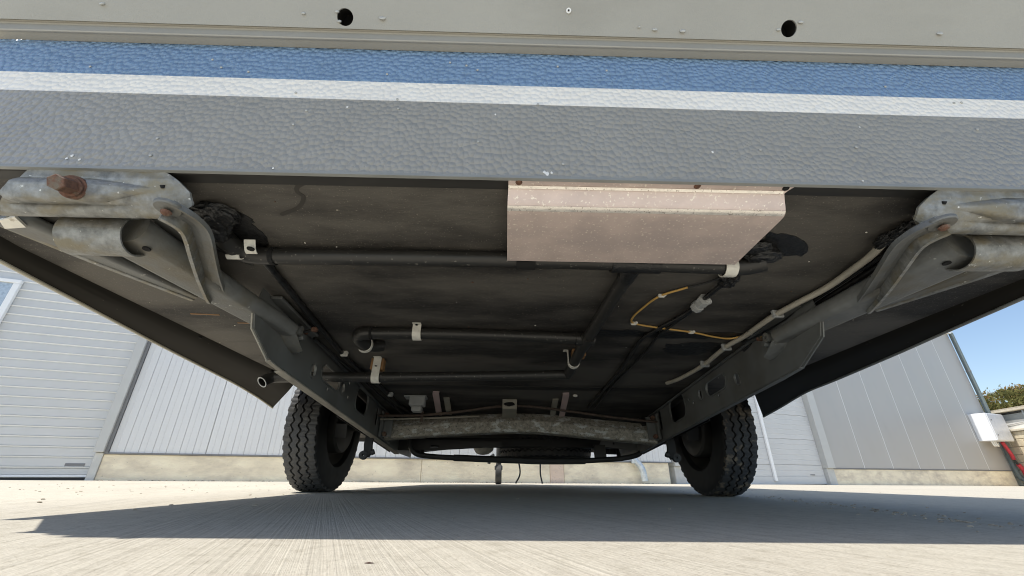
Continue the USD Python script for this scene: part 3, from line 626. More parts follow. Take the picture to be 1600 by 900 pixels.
# bitumen patches
def patch(pts, z=-0.0012, th=0.003):
    c = np.array(pts, float); q = spline(np.vstack([c, c[:1]]), 9)[:-1, :2]; q = q + (meshkit.noise(np.c_[q * 60, np.zeros(len(q))], 3)[:, None] - 0.5) * 0.020 * np.array([1, 0.8]) + (meshkit.noise(np.c_[q * 170, np.ones(len(q))], 5)[:, None] - 0.5) * 0.008
    P = Polygon(q).buffer(0); P = max(getattr(P, 'geoms', [P]), key=lambda g: g.area)
    e = trimesh.creation.extrude_polygon(P, th, engine='earcut'); e.vertices[:, 2] += z; return trimesh.Trimesh(e.vertices, e.faces, process=False)
obj('bitumen_patch', patch([(0.42, 0.60, 0), (0.50, 0.575, 0), (0.56, 0.60, 0), (0.575, 0.63, 0), (0.53, 0.655, 0), (0.44, 0.66, 0)]), 'bitumen', van)
obj('bitumen_patch', patch([(0.25, 0.995, 0), (0.45, 1.005, 0), (0.66, 1.01, 0), (0.67, 1.045, 0), (0.58, 1.05, 0), (0.40, 1.045, 0), (0.26, 1.035, 0)]), 'bitumen', van)
obj('bitumen_patch', patch([(0.47, 1.09, 0), (0.60, 1.08, 0), (0.655, 1.11, 0), (0.60, 1.17, 0), (0.50, 1.16, 0)]), 'bitumen', van)
obj('bitumen_patch', patch([(-0.55, 0.535, 0), (-0.49, 0.52, 0), (-0.45, 0.55, 0), (-0.44, 0.60, 0), (-0.47, 0.66, 0), (-0.53, 0.70, 0), (-0.57, 0.62, 0)]), 'bitumen', van)
for i in range(70):
    x, y = rng.uniform(-0.85, 0.9), rng.uniform(0.5, 1.5)
    obj('dirt_speck', lump((x, y, -0.0006), (rng.uniform(0.0008, 0.0024), rng.uniform(0.0008, 0.002), 0.001), 0.5, i, 1), rng.choice(['strap_grey', 'clip_white', 'rust']), van)
for x0, y0 in ((-0.79, 0.94), (-0.70, 0.99)):
    obj('scratch', bar((x0, y0, -0.0004), (x0 + 0.07, y0 + 0.004, -0.0004), 0.004, 0.0012), 'wood_block', van)

q = np.array([(-0.267, 0.4585), (-0.300, 0.467), (-0.327, 0.481), (-0.333, 0.494), (-0.328, 0.505), (-0.347, 0.530), (-0.383, 0.549)])
w_ = LineString(spline(np.c_[q, np.zeros(len(q))], 5)[:, :2]).buffer(0.0034)
e = trimesh.creation.extrude_polygon(w_, 0.0008, engine='earcut'); e.vertices[:, 2] -= 0.0006
obj('damp_trail', trimesh.Trimesh(e.vertices, e.faces, process=False), 'damp', van)

# --- side skirts
def skirt(topline, botline, edge_mat, end_y):
    n = len(topline); G = []
    for (xt, y), (xb, yb2, zb2) in zip(topline, botline):
        a, b = np.array([xt, y, 0.0]), np.array([xb, yb2, zb2])
        s = np.sign(xb - xt)
        G.append([a, a + (b - a) * 0.10 + [0, 0, -0.006], a + (b - a) * 0.30 + [0, 0, -0.008], a + (b - a) * 0.62 + [0, 0, -0.004], b])
    return np.array(G)
lt = [(-0.936, 0.60), (-0.933, 0.663), (-0.890, 0.869), (-0.845, 1.08), (-0.804, 1.287), (-0.785, 1.37), (-0.765, 1.43), (-0.752, 1.475)]
lb = [(-0.957, 0.60, -0.024), (-0.952, 0.66, -0.030), (-0.949, 0.87, -0.030), (-0.945, 1.08, -0.031), (-0.941, 1.287, -0.030), (-0.939, 1.45, -0.0295), (-0.940, 1.60, -0.034), (-0.943, 1.72, -0.041)]
rt_ = [(1.108, 0.60), (1.102, 0.710), (1.054, 0.926), (1.029, 1.06), (0.985, 1.30), (0.965, 1.38), (0.945, 1.44), (0.930, 1.48)]
rb_ = [(1.118, 0.60, -0.024), (1.112, 0.71, -0.030), (1.112, 0.926, -0.030), (1.112, 1.06, -0.031), (1.111, 1.30, -0.030), (1.110, 1.46, -0.028), (1.112, 1.62, -0.040), (1.117, 1.76, -0.047)]
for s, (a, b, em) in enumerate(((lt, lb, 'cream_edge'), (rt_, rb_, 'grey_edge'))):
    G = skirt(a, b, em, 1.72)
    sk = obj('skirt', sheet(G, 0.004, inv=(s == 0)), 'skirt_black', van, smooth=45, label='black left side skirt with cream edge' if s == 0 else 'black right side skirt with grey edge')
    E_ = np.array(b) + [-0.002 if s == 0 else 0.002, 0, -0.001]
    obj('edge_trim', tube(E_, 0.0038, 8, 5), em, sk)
    sg = -1 if s == 0 else 1
    # wall of the skirt at the wheel arch
    x0, x1 = a[-1][0], b[-1][0]
    obj('arch_end', hull([(x0, a[-1][1], 0.0), (x1, b[-1][1], b[-1][2]), (x1, 1.70, 0.10), (x1 - sg * 0.05, 1.62, 0.08), (x0, a[-1][1] - 0.006, 0.0), (x1, b[-1][1] - 0.006, b[-1][2]), (x1, 1.694, 0.10), (x1 - sg * 0.05, 1.614, 0.08)]), 'skirt_black', sk, smooth=False)
    obj('outer_face', sheet(np.array([[np.array(p), np.array([p[0] + sg * 0.004, p[1], 0.14])] for p in b]), 0.003, inv=(s == 1)), 'body_white', sk)
    for k in (1, 3, 5):
        q = np.array([a[k][0], a[k][1], -0.004]) + (0.008 * sg, 0, 0)
        obj('screw', lathe([(0.0, -0.004), (0.005, -0.003), (0.006, 0.0), (0.0, 0.004)], q, 'z', 10), 'hole_black', sk)

# --- chassis rails
def rail(holes, rear):
    P = Polygon([(0.800, -0.002), (0.795, -0.055), (0.815, -0.092), (0.905, -0.130), (0.98, -0.1305), (2.30, -0.1305), (2.60, -0.11), (2.62, -0.002)])
    for h in holes: P = P.difference(h)
    return P
hl = [stadium(1.127, -0.083, 0.026, 0.034), stadium(1.254, -0.062, 0.15, 0.046), stadium(1.364, -0.063, 0.022, 0.032), sbox(1.535, -0.062, 1.617, -0.040).buffer(0.030, 10), Point(1.249, -0.099).buffer(0.005), Point(1.416, -0.03).buffer(0.0055), Point(1.425, -0.076).buffer(0.0055), stadium(1.80, -0.055, 0.03, 0.075)]
hr = [stadium(1.172, -0.077, 0.024, 0.034), stadium(1.302, -0.055, 0.135, 0.046), stadium(1.419, -0.054, 0.022, 0.034), sbox(1.588, -0.062, 1.680, -0.036).buffer(0.030, 10), Point(1.485, -0.064).buffer(0.0055), Point(1.299, -0.090).buffer(0.005), Point(1.52, -0.045).buffer(0.005), stadium(1.84, -0.050, 0.03, 0.085)]
for s, hs in enumerate((hl, hr)):
    x = -0.537 if s == 0 else 2 * XC + 0.537 - 0.001
    o = -1 if s == 0 else 1                           # outward
    r = obj('chassis_rail', plate_yz(rail(hs, 0), x, x + o * 0.003), 'rail_steel', van, smooth=False, label='pressed steel chassis rail with slots, left' if s == 0 else 'pressed steel chassis rail with slots, right')
    obj('lower_flange', [cbox(x, x + o * (0.026 if s == 0 else 0.016), 0.985, 2.30, -0.1345, -0.131, 0.001), bar((x + o * 0.006, 0.91, -0.1320), (x + o * 0.008, 0.99, -0.1330), 0.012, 0.003)], 'flange_lit' if s == 0 else 'rail_steel', r)
    obj('rear_lip', sweep(np.array([(x + o * 0.005, 0.795, -0.05), (x + o * 0.005, 0.815, -0.0925), (x + o * 0.005, 0.905, -0.131)]), [(-0.004, -0.0015), (0.004, -0.0015), (0.004, 0.0015), (-0.004, 0.0015)], up=(1, 0, 0.0)), 'flange_lit' if s == 0 else 'rail_steel', r)
    obj('upper_flange', cbox(x - o * 0.002, x - o * 0.028, 0.83, 1.05, -0.012, -0.0045, 0.002), 'rail_steel', r)
    obj('upper_flange', cbox(x - o * 0.002, x - o * 0.012, 1.052, 2.55, -0.011, -0.0045, 0.002), 'rail_steel', r)
    for h in (hs[0], hs[1], hs[2], hs[3]):            # pressed rims of the openings
        ring = h.buffer(0.004).difference(h)
        obj('hole_rim', plate_yz(ring, x - o * 0.0005, x - o * 0.0035), 'rail_steel', r, smooth=False)
    for by, bz in ((0.985, -0.028), (1.90, -0.10)):
        obj('bolt', [hexhead((x - o * 0.001, by, bz), (x - o * 0.014, by, bz), 0.009), tube([(x - o * 0.014, by, bz), (x - o * 0.028, by, bz)], 0.005, 10, 1)], 'rust', r)
    obj('outer_closing_plate', plate_yz(Polygon([(1.50, -0.125), (2.3, -0.125), (2.3, -0.004), (1.50, -0.004)]), x + o * 0.05, x + o * 0.053), 'black_steel', r, smooth=False)

# --- axle
ax = [(-0.535, 1.93, -0.086), (-0.30, 1.93, -0.070), (-0.05, 1.93, -0.055), (0.08, 1.93, -0.0515), (0.20, 1.93, -0.055), (0.45, 1.93, -0.076), (0.698, 1.93, -0.096)]
ang = np.arange(6) * np.pi / 3
hexs = Polygon(np.stack([0.052 * np.cos(ang), 0.048 * np.sin(ang)], 1)).buffer(-0.011).buffer(0.011, 5)
AX = spline(ax, 6)
obj('axle_tube', sweep(AX, np.array(hexs.exterior.coords)[:-1], up=(0, 0, 1)), 'axle_zinc', van, smooth=25, label='mottled galvanised axle tube between the wheels')
for s in (0, 1):
    x = -0.533 if s == 0 else 0.696
    o = 1 if s == 0 else -1
    b = obj('axle_bracket', [cbox(x, x + o * 0.012, 1.845, 2.02, -0.128, -0.02, 0.002), cbox(x + o * 0.013, x + o * 0.05, 1.868, 1.872, -0.125, -0.03)], 'rail_steel', van)
    for z in (-0.035, -0.115): obj('bolt', hexhead((x + o * 0.022, 1.866, z), (x + o * 0.022, 1.852, z), 0.010), 'rust', b)
    # stub arm and hanging jack lug
    j = obj('jack_lug', sweep(spline([(x - o * 0.035, 1.86, -0.118), (x - o * 0.035, 1.85, -0.155), (x - o * 0.03, 1.845, -0.185), (x - o * 0.036, 1.84, -0.205)], 5), [(-0.016, -0.01), (0.016, -0.01), (0.016, 0.01), (-0.016, 0.01)], up=(0, 1, 0)), 'black_steel', van)
    obj('lug_eye', lathe([(0.004, -0.009), (0.017, -0.009), (0.017, 0.009), (0.004, 0.009)], (x - o * 0.045, 1.84, -0.205), 'y', 14), 'black_steel', j)
    obj('lug_nut', hexhead((x - o * 0.015, 1.84, -0.195), (x - o * 0.002, 1.84, -0.190), 0.011), 'black_steel', j)

# --- wheels
def make_wheel(name, parent, c, R, W, rubber, axis=0, seed=0, label=None, mtx=None):
    """Tyre of four zigzag ribs on a carcass, with a steel rim; axle along local x."""
    w = group(name, parent, label) if parent is not None else name
    h = W / 2; gd = 0.0075; tw = h * 0.86
    prof = [(R * 0.60, -h * 0.72), (R * 0.64, -h * 0.95), (R * 0.76, -h * 1.0), (R * 0.88, -h * 0.97), (R - 0.020, -h * 0.93), (R - gd - 0.004, -tw), (R - gd, -tw * 0.93), (R - gd, tw * 0.93), (R - gd - 0.004, tw),
            (R - 0.020, h * 0.93), (R * 0.88, h * 0.97), (R * 0.76, h * 1.0), (R * 0.64, h * 0.95), (R * 0.60, h * 0.72)]
    T = obj('tyre', lathe(prof, c, 'x', 96), 'rubber_side_shaded', w, smooth=50)
    per = 46; ns = per * 8; a = np.linspace(0, 2 * np.pi, ns, endpoint=False); c = np.asarray(c, float)
    ribs = 4; pitch = 2 * tw / ribs; gw = 0.0065
    tri = (np.abs(((a * per / (2 * np.pi)) % 1.0) - 0.5) * 2 - 0.5)
    z1 = np.clip(tri * 3.2, -1, 1) * 0.0052
    for k in range(ribs):
        l0, r0 = -tw + k * pitch + gw / 2, -tw + (k + 1) * pitch - gw / 2
        sg = 1
        L = l0 + (sg * z1 if k > 0 else 0 * a + 0.0); Rr = r0 + (sg * z1 if k < ribs - 1 else 0 * a)
        if k == 0: L = L - 0.004 + 0.0022 * np.sign(np.sin(a * per))
        if k == ribs - 1: Rr = Rr + 0.004 + 0.0022 * np.sign(np.sin(a * per))
        ro, ri = R, R - gd - 0.003
        crown_ = lambda xx: R - 0.005 * (np.abs(xx) / tw) ** 2.2 - 0.0
        sip = 0.0016 * (np.sin(a * per * 2 + k) > 0.86)
        rows = []
        for xx, dr in ((L, -gd - 0.003), (L + 0.0004, -0.0016), (L + 0.0018, 0), (L * 0.5 + Rr * 0.5, 0.0004), (Rr - 0.0018, 0), (Rr - 0.0004, -0.0016), (Rr, -gd - 0.003)):
            rad = crown_(xx) + dr - (sip if dr > -0.001 else 0)
            rows.append(np.stack([xx, rad * np.cos(a), rad * np.sin(a)], 1))
        G = np.array(rows); m_ = len(G); V = G.reshape(-1, 3) + c; F = []
        for i in range(m_ - 1):
            j = np.arange(ns); j2 = (j + 1) % ns
            F.append(np.stack([i * ns + j, (i + 1) * ns + j, (i + 1) * ns + j2], 1)); F.append(np.stack([i * ns + j, (i + 1) * ns + j2, i * ns + j2], 1))
        me = trimesh.Trimesh(V, np.vstack(F), process=False)
        # outward check
        if (me.face_normals[ns * 2 * 2] @ (me.triangles_center[ns * 2 * 2] - c)) < 0: me.invert()
        obj('tread_rib', me, rubber, w, smooth=35)
    rp = [(R * 0.63, -h * 0.80), (R * 0.66, -h * 0.80), (R * 0.60, -h * 0.55), (R * 0.56, -h * 0.2), (R * 0.56, h * 0.3), (R * 0.60, h * 0.6), (R * 0.66, h * 0.8), (R * 0.63, h * 0.82), (R * 0.53, h * 0.4), (R * 0.30, h * 0.15), (R * 0.02, h * 0.2), (R * 0.02, h * 0.05), (R * 0.28, 0.0), (R * 0.50, h * 0.2), (R * 0.53, -h * 0.2), (R * 0.58, -h * 0.6)]
    obj('rim', lathe(rp, c, 'x', 48), 'rim_steel', w, smooth=40)
    return w
for s, (wx, wy) in enumerate(((-0.884, 2.06), (0.938, 2.06))):
    R = 0.290
    c = to_van((wx, wy, float(gz(wx)) + R - 0.003))
    w = make_wheel('wheel', van, c, R, 0.152, 'rubber' if s == 0 else 'rubber_muddy', label='left road wheel with zigzag tread tyre' if s == 0 else 'right road wheel with mud specked tyre')
    o = 1 if s == 0 else -1
    obj('brake_drum', lathe([(0.0, 0), (0.125, 0.0), (0.125, o * 0.055), (0.118, o * 0.065), (0.02, o * 0.07), (0.0, o * 0.07)], c + [o * 0.02, 0, 0], 'x', 36), 'rim_steel', w)
    obj('swing_arm', bar(c + [o * 0.10, 0, 0], (c[0] + o * 0.11, 1.93, -0.09), 0.05, 0.06), 'black_steel', w)
    obj('stub_axle', tube([c + [o * 0.08, 0, 0], c + [o * 0.36, -0.09, 0.0]], 0.03, 12, 1), 'black_steel', w)

# --- corner steadies (left built, right mirrored)
def beam_grid():
    pr = np.array([(0.453, -0.001), (0.455, -0.008), (0.4575, -0.018), (0.4605, -0.024), (0.4635, -0.030), (0.4665, -0.036), (0.4705, -0.041), (0.4755, -0.0455), (0.4815, -0.050), (0.488, -0.053), (0.496, -0.053), (0.505, -0.045), (0.510, -0.030), (0.512, -0.006)])
    t0 = np.linspace(0, 1, len(pr)); t = np.linspace(0, 1, 46)
    pr = np.stack([np.interp(t, t0, pr[:, 0]), np.interp(t, t0, pr[:, 1])], 1); G = []
    ss = lambda x: np.clip(x, 0, 1) ** 2 * (3 - 2 * np.clip(x, 0, 1))
    for i, u in enumerate(np.linspace(0, 1, 64)):
        row = []
        for tt, (y, z) in zip(t, pr):
            xl = np.interp(tt, [0, 0.35, 0.75, 1], [-0.705, -0.730, -0.765, -0.76])
            xr = np.interp(tt, [0, 0.06, 0.16, 0.35, 0.55, 0.75, 1], [-0.520, -0.505, -0.485, -0.468, -0.466, -0.505, -0.52])
            x = xl + (xr - xl) * u
            lens = ss((x + 0.752) / 0.03) * ss((-0.520 - x) / 0.10)
            top = ss((tt - (0.27 - 0.10 * lens)) / 0.05); bot = ss(((0.36 + 0.17 * lens) - tt) / 0.05)
            bulge = 0.010 * lens ** 0.5 * top * bot
            groove = -0.006 * lens * math.exp(-((tt - 0.575) / 0.035) ** 2)
            row.append(np.array([x, y, z]) + np.array([0, -0.72, -0.69]) * (bulge + groove))
        G.append(row)
    return np.array(G)
def rounded(w, h, r): return np.array(sbox(-w / 2, -h / 2, w / 2, h / 2).buffer(-r).buffer(r, 4).exterior.coords)[:-1]
def tapered(p, q, sec, s0, s1, n=8):
    P = np.linspace(p, q, n); return sweep(P, sec, up=(0, 0, 1), scale=np.linspace(s0, s1, n))
armP = spline([(-0.485, 0.459, -0.064), (-0.474, 0.476, -0.065), (-0.470, 0.494, -0.065), (-0.477, 0.520, -0.064), (-0.507, 0.580, -0.062), (-0.540, 0.648, -0.060), (-0.572, 0.720, -0.057), (-0.583, 0.748, -0.0555)], 4)
for s in (0, 1):
    f = (lambda me: mirror(me)) if s else (lambda me: me)
    st = group('corner_steady', van, 'left corner steady with rusty spindle bolt' if s == 0 else 'right corner steady')
    obj('mounting_beam', f(sheet(beam_grid(), 0.004)), 'galv', st, smooth=50)
    obj('small_hole', f(tube([(-0.508, 0.4565, -0.026), (-0.508, 0.460, -0.0285)], 0.0035, 10, 1)), 'hole_black', st)
    if True:
        a, d = np.array([-0.6250, 0.4515, -0.0395]), np.array([0.015, -0.040, -0.024])
        d = d * 0.72; a = a + np.array([0.030, 0, 0]) * (-1 if s else 0)
        obj('spindle_washer', f(tube([a - d * 0.10, a + d * 0.10], 0.0172, 22, 1)), 'rust', st)
        obj('spindle_collar', f(tube([a + d * 0.10, a + d * 0.24], 0.0140, 18, 1)), 'rust', st)
        obj('spindle_bolt', f(tube([a + d * 0.24, a + d * 1.0, a + d * 1.04], 0.0112, 6, 1, scale=(1, 1, 0.9))), 'rust', st)
    obj('pivot_rivet', f(lathe([(0.0, -0.0045), (0.0055, -0.0035), (0.0072, 0.0), (0.0, 0.006)], (-0.4845, 0.4600, -0.0745), 'z', 14)), 'rust', st)
    # stay arm: web facing down and a flange on its outer side
    obj('stay_arm', f(sweep(armP, [(-0.0145, -0.002), (-0.003, -0.002), (0.0, -0.0035), (0.003, -0.002), (0.0145, -0.002), (0.0145, 0.002), (-0.0145, 0.002)], up=(0.0, 0.25, 1))), 'galv_dark', st, smooth=35)
    fl_ = armP.copy(); 
    off = np.gradient(armP, axis=0); off /= np.linalg.norm(off, axis=1, keepdims=True)
    nv = np.cross(off, [0, 0, 1.0]); nv /= np.linalg.norm(nv, axis=1, keepdims=True)
    sgn = -1 if (nv[10][0] > 0) else 1
    fl_ = armP + sgn * nv * 0.0145 + [0, 0, -0.008]
    obj('stay_flange', f(sweep(fl_, [(-0.003, -0.0100), (0.003, -0.0100), (0.003, 0.0100), (-0.003, 0.0100)], up=(0, 0.25, 1))), 'galv', st, smooth=35)
    fi_ = armP - sgn * nv * 0.0145 + [0, 0, -0.003]
    obj('stay_flange', f(sweep(fi_, [(-0.0016, -0.004), (0.0016, -0.004), (0.0016, 0.004), (-0.0016, 0.004)], up=(0, 0.25, 1))), 'galv_dark', st, smooth=35)
    obj('pivot_eye', f(lathe([(0.0, -0.002), (0.0165, -0.002), (0.018, 0.0), (0.018, 0.004), (0.0, 0.004)], (-0.4835, 0.4585, -0.0685), 'z', 22)), 'galv_dark', st)
    # leg
    obj('leg', f(tapered((-0.624, 0.545, -0.046), (-0.533, 0.925, -0.048), rounded(0.096, 0.046, 0.020), 1.0, 0.72)), 'galv_dark', st, smooth=40)
    obj('leg_hole', f(tube([(-0.588, 0.560, -0.0680), (-0.588, 0.560, -0.0705)], 0.006, 14, 1)), 'hole_black', st)
    obj('foot_tube', f(ring_tube([(-0.705, 0.549, -0.052), (-0.604, 0.552, -0.052)], 0.0325, 0.0025, 30, 1)), 'galv', st, smooth=40)
    # base channels on the floor
    obj('base_channel', f(tapered((-0.838, 0.548, -0.014), (-0.700, 0.825, -0.014), rounded(0.052, 0.020, 0.008), 1.15, 0.55)), 'galv_dark', st, smooth=40)
    obj('base_flange', f(sweep([(-0.858, 0.560, -0.020), (-0.790, 0.680, -0.021), (-0.706, 0.830, -0.018)], rounded(0.014, 0.008, 0.003), up=(0, 0, 1))), 'galv', st, smooth=40)
    obj('base_channel', f(tapered((-0.560, 0.50, -0.012), (-0.628, 0.83, -0.012), rounded(0.044, 0.018, 0.006), 1.0, 0.8)), 'galv_dark', st, smooth=40)
    # hinge bracket at the rail
    obj('hinge_plate', f(sheet(np.array([[(-0.555, 0.900, -0.056), (-0.530, 0.905, -0.058), (-0.505, 0.925, -0.056)], [(-0.55, 0.945, -0.074), (-0.528, 0.95, -0.078), (-0.506, 0.965, -0.074)], [(-0.545, 0.985, -0.080), (-0.527, 0.99, -0.085), (-0.508, 0.985, -0.078)]]), 0.003)), 'galv_dark', st, smooth=40)
    obj('hinge_pin', f(tube([(-0.500, 0.958, -0.052), (-0.545, 0.958, -0.060)], 0.008, 12, 1)), 'rail_steel', st)
    obj('hinge_roll', f(lathe([(0.004, -0.012), (0.012, -0.012), (0.012, 0.012), (0.004, 0.012)], (-0.515, 0.945, -0.040), 'x', 16)), 'galv_dark', st)
    obj('outer_tab', f(hull([(-0.80, 0.535, -0.028), (-0.835, 0.545, -0.028), (-0.845, 0.565, -0.03), (-0.805, 0.56, -0.03), (-0.80, 0.535, -0.024), (-0.835, 0.545, -0.024), (-0.845, 0.565, -0.026), (-0.805, 0.56, -0.026)])), 'clip_white', st, smooth=False)

# --- aluminium heat shield plate
pl_prof = [(0.449, -0.0045), (0.462, -0.0055), (0.466, -0.0085), (0.4735, -0.0175), (0.4795, -0.0236), (0.4835, -0.0268), (0.488, -0.0289), (0.4935, -0.0301), (0.501, -0.0306), (0.52, -0.0305), (0.58, -0.0300), (0.6315, -0.0298)]
tcol = np.linspace(0, 1, len(pl_prof))
def plate_x(u, j):
    y, z = pl_prof[j]
    xl = np.interp(y, [0.449, 0.4625, 0.49, 0.6315], [0.0035, 0.0035, 0.0025, 0.0040])
    xr = np.interp(y, [0.449, 0.455, 0.4665, 0.487, 0.494, 0.6315], [0.447, 0.446, 0.4335, 0.4425, 0.4435, 0.434])
    return xl + (xr - xl) * u
G = np.array([[(plate_x(u, j), y, z) for j, (y, z) in enumerate(pl_prof)] for u in np.linspace(0, 1, 14)])
hs_ = obj('heat_shield', sheet(G, 0.0016, inv=False), 'plate_alu', van, smooth=28, label='pinkish bare aluminium shield plate screwed under the rear edge')
for x in (0.0195, 0.294, 0.432):
    obj('screw', lathe([(0.0, -0.003), (0.0042, -0.0025), (0.0056, -0.0003), (0.0, 0.002)], (x, 0.4555, -0.0060), 'z', 12), 'hole_black' if x > 0.4 else 'rust', hs_)
obj('slit', bar((0.150, 0.4545, -0.0056), (0.1565, 0.4545, -0.0056), 0.002, 0.0012), 'hole_black', hs_)
for i in range(110):
    x, y = rng.uniform(0.01, 0.43), rng.choice([rng.uniform(0.468, 0.484), rng.uniform(0.456, 0.49)])
    z = float(np.interp(y, [p[0] for p in pl_prof], [p[1] for p in pl_prof]))
    obj('scuff', lump((x, y, z - 0.0001), (rng.uniform(0.0006, 0.0026), 0.0008, 0.0005), 0.5, i, 1), 'hole_black', hs_)

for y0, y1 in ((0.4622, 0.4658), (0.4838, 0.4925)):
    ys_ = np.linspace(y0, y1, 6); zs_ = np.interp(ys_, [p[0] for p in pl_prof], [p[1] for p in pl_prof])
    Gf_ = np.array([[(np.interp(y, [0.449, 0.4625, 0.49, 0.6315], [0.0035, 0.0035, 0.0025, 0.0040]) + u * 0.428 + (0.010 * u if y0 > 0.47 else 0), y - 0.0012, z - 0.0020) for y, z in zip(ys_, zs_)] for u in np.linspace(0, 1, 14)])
    obj('fold_highlight', sheet(Gf_, 0.0006), 'plate_highlight', hs_, smooth=40)  # lighter metal laid on the folds as a painted highlight

# --- drain pipes
PR = 0.0152
def pipe(name, pts, r=PR, mm='pvc_black', res=6, label=None): return obj(name, tube(pts, r, 16, res), mm, van, smooth=50, label=label)
p1 = pipe('drain_pipe', [(-0.442, 0.6485, -0.019), (-0.20, 0.6475, -0.019), (0.10, 0.648, -0.019), (0.35, 0.6555, -0.019), (0.455, 0.660, -0.019)], label='long black drain pipe behind the aluminium plate')
obj('elbow', tube([(-0.440, 0.6485, -0.019), (-0.470, 0.647, -0.019), (-0.492, 0.636, -0.019), (-0.502, 0.605, -0.017), (-0.504, 0.57, -0.012)], PR + 0.0017, 16, 6), 'pvc_black', p1)
obj('collar', lathe([(PR, -0.004), (PR + 0.002, -0.004), (PR + 0.002, 0.004), (PR, 0.004)], (-0.4385, 0.6485, -0.019), 'x', 20), 'hole_black', p1)
obj('collar', lathe([(PR, -0.018), (PR + 0.0028, -0.018), (PR + 0.0028, 0.018), (PR, 0.018)], (0.040, 0.648, -0.019), 'x', 20), 'hole_black', p1)
obj('end_cap', tube([(0.452, 0.6590, -0.019), (0.478, 0.6520, -0.019), (0.500, 0.640, -0.019)], PR + 0.0022, 16, 4), 'pvc_black', p1)
p2 = pipe('drain_pipe', [(-0.355, 1.003, -0.019), (-0.228, 1.000, -0.019), (-0.08, 1.003, -0.019), (0.08, 1.010, -0.019), (0.222, 1.018, -0.019)], label='black drain pipe in the middle of the floor')
obj('elbow', tube([(-0.352, 1.003, -0.019), (-0.372, 1.003, -0.020), (-0.388, 1.015, -0.021), (-0.388, 1.045, -0.024), (-0.372, 1.085, -0.022), (-0.350, 1.11, -0.010)], PR + 0.0018, 16, 6), 'pvc_black', p2)
obj('collar', lathe([(PR, -0.003), (PR + 0.0022, -0.003), (PR + 0.0022, 0.003), (PR, 0.003)], (-0.350, 1.003, -0.019), 'x', 20), 'hole_black', p2)
p3 = pipe('drain_pipe', [(-0.665, 1.25, -0.061), (-0.53, 1.25, -0.0605), (-0.36, 1.25, -0.0585), (0.0, 1.243, -0.052), (0.205, 1.238, -0.047)], label='low black drain pipe passing through the left chassis rail')
p3e = obj('outlet_elbow', ring_tube([(-0.655, 1.25, -0.061), (-0.688, 1.25, -0.0615), (-0.708, 1.247, -0.064), (-0.720, 1.238, -0.072), (-0.727, 1.226, -0.086)], PR + 0.0018, 0.0028, 18, 6), 'pvc_black', p3, smooth=50)
rim_c = np.array((-0.727, 1.226, -0.086)); rd = np.array((-0.007, -0.012, -0.014)); rd /= np.linalg.norm(rd)
obj('outlet_rim', ring_tube([rim_c, rim_c + rd * 0.0015], PR + 0.0022, 0.0034, 20, 1), 'plastic_grey', p3)
obj('collar', lathe([(PR, -0.003), (PR + 0.0022, -0.003), (PR + 0.0022, 0.003), (PR, 0.003)], (-0.652, 1.25, -0.061), 'x', 20), 'hole_black', p3)
p4 = pipe('drain_pipe', [(0.2495, 0.672, -0.020), (0.242, 0.78, -0.020), (0.232, 0.93, -0.021), (0.222, 1.035, -0.025), (0.212, 1.14, -0.036), (0.204, 1.235, -0.046)], label='slanting black drain pipe joining the cross pipes')
obj('tee', [tube([(0.205, 0.6525, -0.0195), (0.30, 0.6545, -0.0195)], PR + 0.0026, 16, 1), tube([(0.250, 0.660, -0.020), (0.2465, 0.705, -0.020)], PR + 0.0026, 16, 1)], 'bitumen', p4)
obj('tee', [tube([(0.195, 1.0165, -0.0200), (0.245, 1.0195, -0.0210)], PR + 0.0024, 16, 1), tube([(0.2255, 0.995, -0.0225), (0.2195, 1.055, -0.0275)], PR + 0.0024, 16, 1)], 'pvc_black', p4)
# strap clips (a saddle round a pipe running along x)
def saddle(c, r, w, z0=0.0, side=0.012, axis='x'):
    th = np.linspace(np.pi, 2 * np.pi, 14); th = th
    P = [(-r - side, z0 - c[2] - 0.001), (-r, z0 - c[2] - 0.001)] + [(r * math.cos(t_), r * math.sin(t_)) for t_ in th] + [(r, z0 - c[2] - 0.001)]
    P = np.array(P); G = []
    for s in (-w / 2, w / 2):
        G.append([(c[0] + s, c[1] + a, c[2] + b) if axis == 'x' else (c[0] + a, c[1] + s, c[2] + b) for a, b in P])
    return sheet(np.array(G), 0.0018)
cl = obj('pipe_clip', saddle((-0.228, 1.0, -0.019), PR + 0.002, 0.022), 'clip_white', van); obj('screw', lathe([(0, -0.002), (0.0035, -0.0015), (0.004, 0), (0, 0.001)], (-0.228, 0.976, -0.0045), 'z', 10), 'hole_black', cl)
cl = obj('pipe_clip', saddle((-0.395, 1.25, -0.059), PR + 0.002, 0.024), 'clip_white', van); obj('screw', lathe([(0, -0.002), (0.0035, -0.0015), (0.004, 0), (0, 0.001)], (-0.395, 1.226, -0.0300), 'z', 10), 'hole_black', cl)
obj('wood_spacer', cbox(-0.4165, -0.3765, 1.236, 1.262, -0.038, -0.0005, 0.002), 'wood_block', van)
obj('pipe_clip', saddle((0.210, 1.155, -0.038), PR + 0.002, 0.016, axis='y'), 'clip_white', van)
obj('wood_spacer', cbox(0.205, 0.245, 1.135, 1.17, -0.022, -0.0005, 0.002), 'wood_block', van)
obj('pipe_clip', sheet(np.array([[(-0.385 + 0.022 * math.cos(t_), 1.055 + s + 0.012 * math.sin(t_), -0.024 - 0.020 * math.sin(t_)) for t_ in np.linspace(-0.6, 2.2, 10)] for s in (0, 0.012)]), 0.0016), 'clip_white', van)
cl = obj('pipe_clip', saddle((0.437, 0.6595, -0.019), PR + 0.0026, 0.024), 'clip_white', van)
